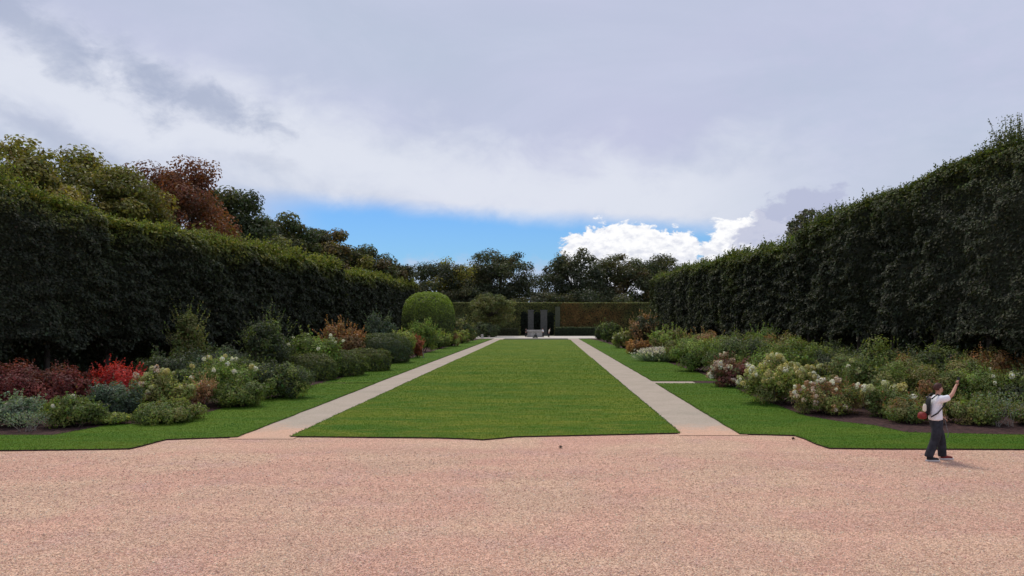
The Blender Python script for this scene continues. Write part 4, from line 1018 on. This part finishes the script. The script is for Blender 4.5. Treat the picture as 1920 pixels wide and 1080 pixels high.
    ph = Acc(); box(ph, -.006, .006, -.04, .04, -.075, .075); po = link('phone', ph.mesh('phone'), M_BLK)
    po.location = (x0 + .435, y0 - .06, 1.80 - .03); po.rotation_euler = (0, .15, 0); setp(po, 'black phone held up in the raised hand', 'phone')
    # cord hanging from the hand
    a = Acc(); tube(a, [(.0, 0, 0), (.03, -.01, -.15), (.07, -.02, -.33), (.06, -.02, -.42)], [.007] * 4, 6); c = link('cord', a.mesh('cord', True), M_GREY)
    c.location = (x0 + .22, y0 + .10, .91); setp(c, 'thin grey cord hanging from the lowered hand of the walking person', 'cord')
main_person()

def far_person(px, D, label, topm, legm, lean=0.0, h=1.7, face=1):
    x = GX(px, D); root = empty('person', (x, D, 0.02), label, 'person', None); s = h / 1.73; f = face
    P = lambda pts: [(p[0] * s * f + lean * max(0, p[2] - .9) * f, p[1] * s, p[2] * s) for p in pts]
    skin('body', [(P([(0, 0, .92), (0, 0, 1.1), (0, 0, 1.3), (.01, 0, 1.42), (.03, 0, 1.49), (.04, 0, 1.58), (.04, 0, 1.65)]), [(.10, .08), (.10, .08), (.11, .08), (.06, .06), (.055, .055), (.08, .095), (.06, .075)]),
                  (P([(0, 0, 1.37)]) and [('@', 0, 2)] + P([(0, -.19, 1.36), (.02, -.23, 1.1), (.12, -.2, .92)]), [0, .055, .042, .032]),
                  ([('@', 0, 2)] + P([(0, .19, 1.36), (.02, .23, 1.1), (.12, .2, .92)]), [0, .055, .042, .032]),
                  ([('@', 0, 0)] + P([(0, .09, .84), (.06, .09, .48), (.04, .09, .06), (.15, .09, .04)]), [0, .09, .06, .045, .04]),
                  ([('@', 0, 0)] + P([(0, -.09, .84), (-.05, -.09, .48), (-.14, -.09, .06), (-.03, -.09, .04)]), [0, .09, .06, .045, .04])], M_SKIN, root, 1)
    skin('shirt', [(P([(0, 0, .92), (0, 0, 1.1), (0, 0, 1.3), (.01, 0, 1.41)]), [(.19, .15), (.18, .145), (.20, .15), (.10, .09)]),
                   ([('@', 0, 2)] + P([(0, -.19, 1.36), (.015, -.225, 1.15)]), [0, .075, .065]), ([('@', 0, 2)] + P([(0, .19, 1.36), (.015, .225, 1.15)]), [0, .075, .065])], topm, root, 1)
    skin('trousers', [(P([(0, 0, .94), (0, 0, .88)]), [(.17, .12), (.16, .12)]), ([('@', 0, 1)] + P([(0, .09, .80), (.06, .09, .48), (.04, .09, .10)]), [0, .11, .085, .075]),
                      ([('@', 0, 1)] + P([(0, -.09, .80), (-.05, -.09, .48), (-.14, -.09, .10)]), [0, .11, .085, .075])], legm, root, 1)
    a = Acc(); hc = P([(.025, 0, 1.63)])[0]; blobcore(a, hc, (.10, .09, .095), None, 10, 7, .05); link('hair', a.mesh('hair', True), M_HAIR, root)
far_person(1029, 131, 'distant person in a pale top at the far end of the lawn', M_CREAM, M_BLK, .25)
far_person(1018, 133, 'distant person in grey and white beside the stone plinth', M_SHIRT, M_BLK, 0, 1.68, -1)
far_person(986, 134, 'distant person in dark clothes left of the stone plinth', M_BLK, M_BLK, 0, 1.6)

def plinth():
    D = 135; x0, x1 = GX(989, D), GX(1017, D); c = (x0 + x1) / 2; w = (x1 - x0) / 2
    root = empty('stone_plinth', (c, D, 0.014), 'wide grey stone plinth at the far end of the lawn', 'plinth')
    for nm, h0, h1, e in (('base', 0, .25, .12), ('block', .25, .98, 0), ('top_slab', .98, 1.28, .15)):
        a = Acc(); box(a, -w - e, w + e, -.6 - e, .6 + e, h0 + (.002 if h0 else 0), h1)
        o = link(nm, a.mesh(nm), M_STONE, root); bv = o.modifiers.new('b', 'BEVEL'); bv.width = .03; bv.segments = 2
    D2 = 127.5; sx = GX(1003.5, D2)
    r2 = empty('sculpture', (sx, D2, 0.0), 'small dark sculpture in front of the stone plinth', 'sculpture')
    skin('figure', [([(0, 0, .22), (.02, 0, .42), (.06, 0, .62), (.09, 0, .72), (.12, 0, .84), (.13, 0, .93)], [.19, .17, .2, .08, .1, .08]),
                    ([('@', 0, 0), (-.2, -.15, .3), (-.33, -.2, .12)], [0, .12, .09]), ([('@', 0, 0), (.22, .12, .3), (.34, .14, .1)], [0, .12, .09]),
                    ([('@', 0, 2), (.25, -.2, .5), (.3, -.22, .2)], [0, .08, .06]), ([('@', 0, 2), (-.14, .22, .5), (-.2, .25, .2)], [0, .08, .06])], M_BRONZE, r2, 2)
    a = Acc(); box(a, -.45, .45, -.4, .4, 0, .12); link('base', a.mesh('base'), M_BRONZE, r2)
plinth()
for px, lab in ((890, 'pale stone post at the left end of the far path'), (904, 'short pale stone post beside the dark bush on the far path'), (1119, 'pale stone post at the right end of the far path')):
    D = 128; a = Acc(); h = .95 if px != 904 else .6
    th = np.linspace(0, 2 * np.pi, 14, endpoint=False)
    rows = [(0, .26), (.12, .26), (.15, .2), (h * .7, .17), (h * .78, .24), (h * .9, .26), (h, .12)]
    V = np.concatenate([np.column_stack([r_ * np.cos(th), r_ * np.sin(th), np.full(14, z_)]) for z_, r_ in rows]); i = np.arange(6)[:, None] * 14; j = np.arange(14)[None]
    a.add(V, np.stack([i + j, i + (j + 1) % 14, i + 14 + (j + 1) % 14, i + 14 + j], -1).reshape(-1, 4)); a.add(V[-14:], [list(range(14))])
    o = link('stone_post', a.mesh('stone_post'), M_STONE); o.location = (GX(px, D), D, .012); setp(o, lab, 'post')
# pale legs of the small rust red bush
rb = [o for o in COL.objects if o.name.startswith('red_bush')][0]
for dx in (-.32, .55):
    a = Acc(); tube(a, [(dx, -.35, -.02), (dx * .8, -.3, .75)], [.035, .03], 6); link('stake', a.mesh('stake', True), M_PALE, rb)
print('TRIS', sum(sum(len(p.vertices) - 2 for p in m.polygons) if len(m.polygons) < 100 else 2 * len(m.polygons) for m in bpy.data.meshes))
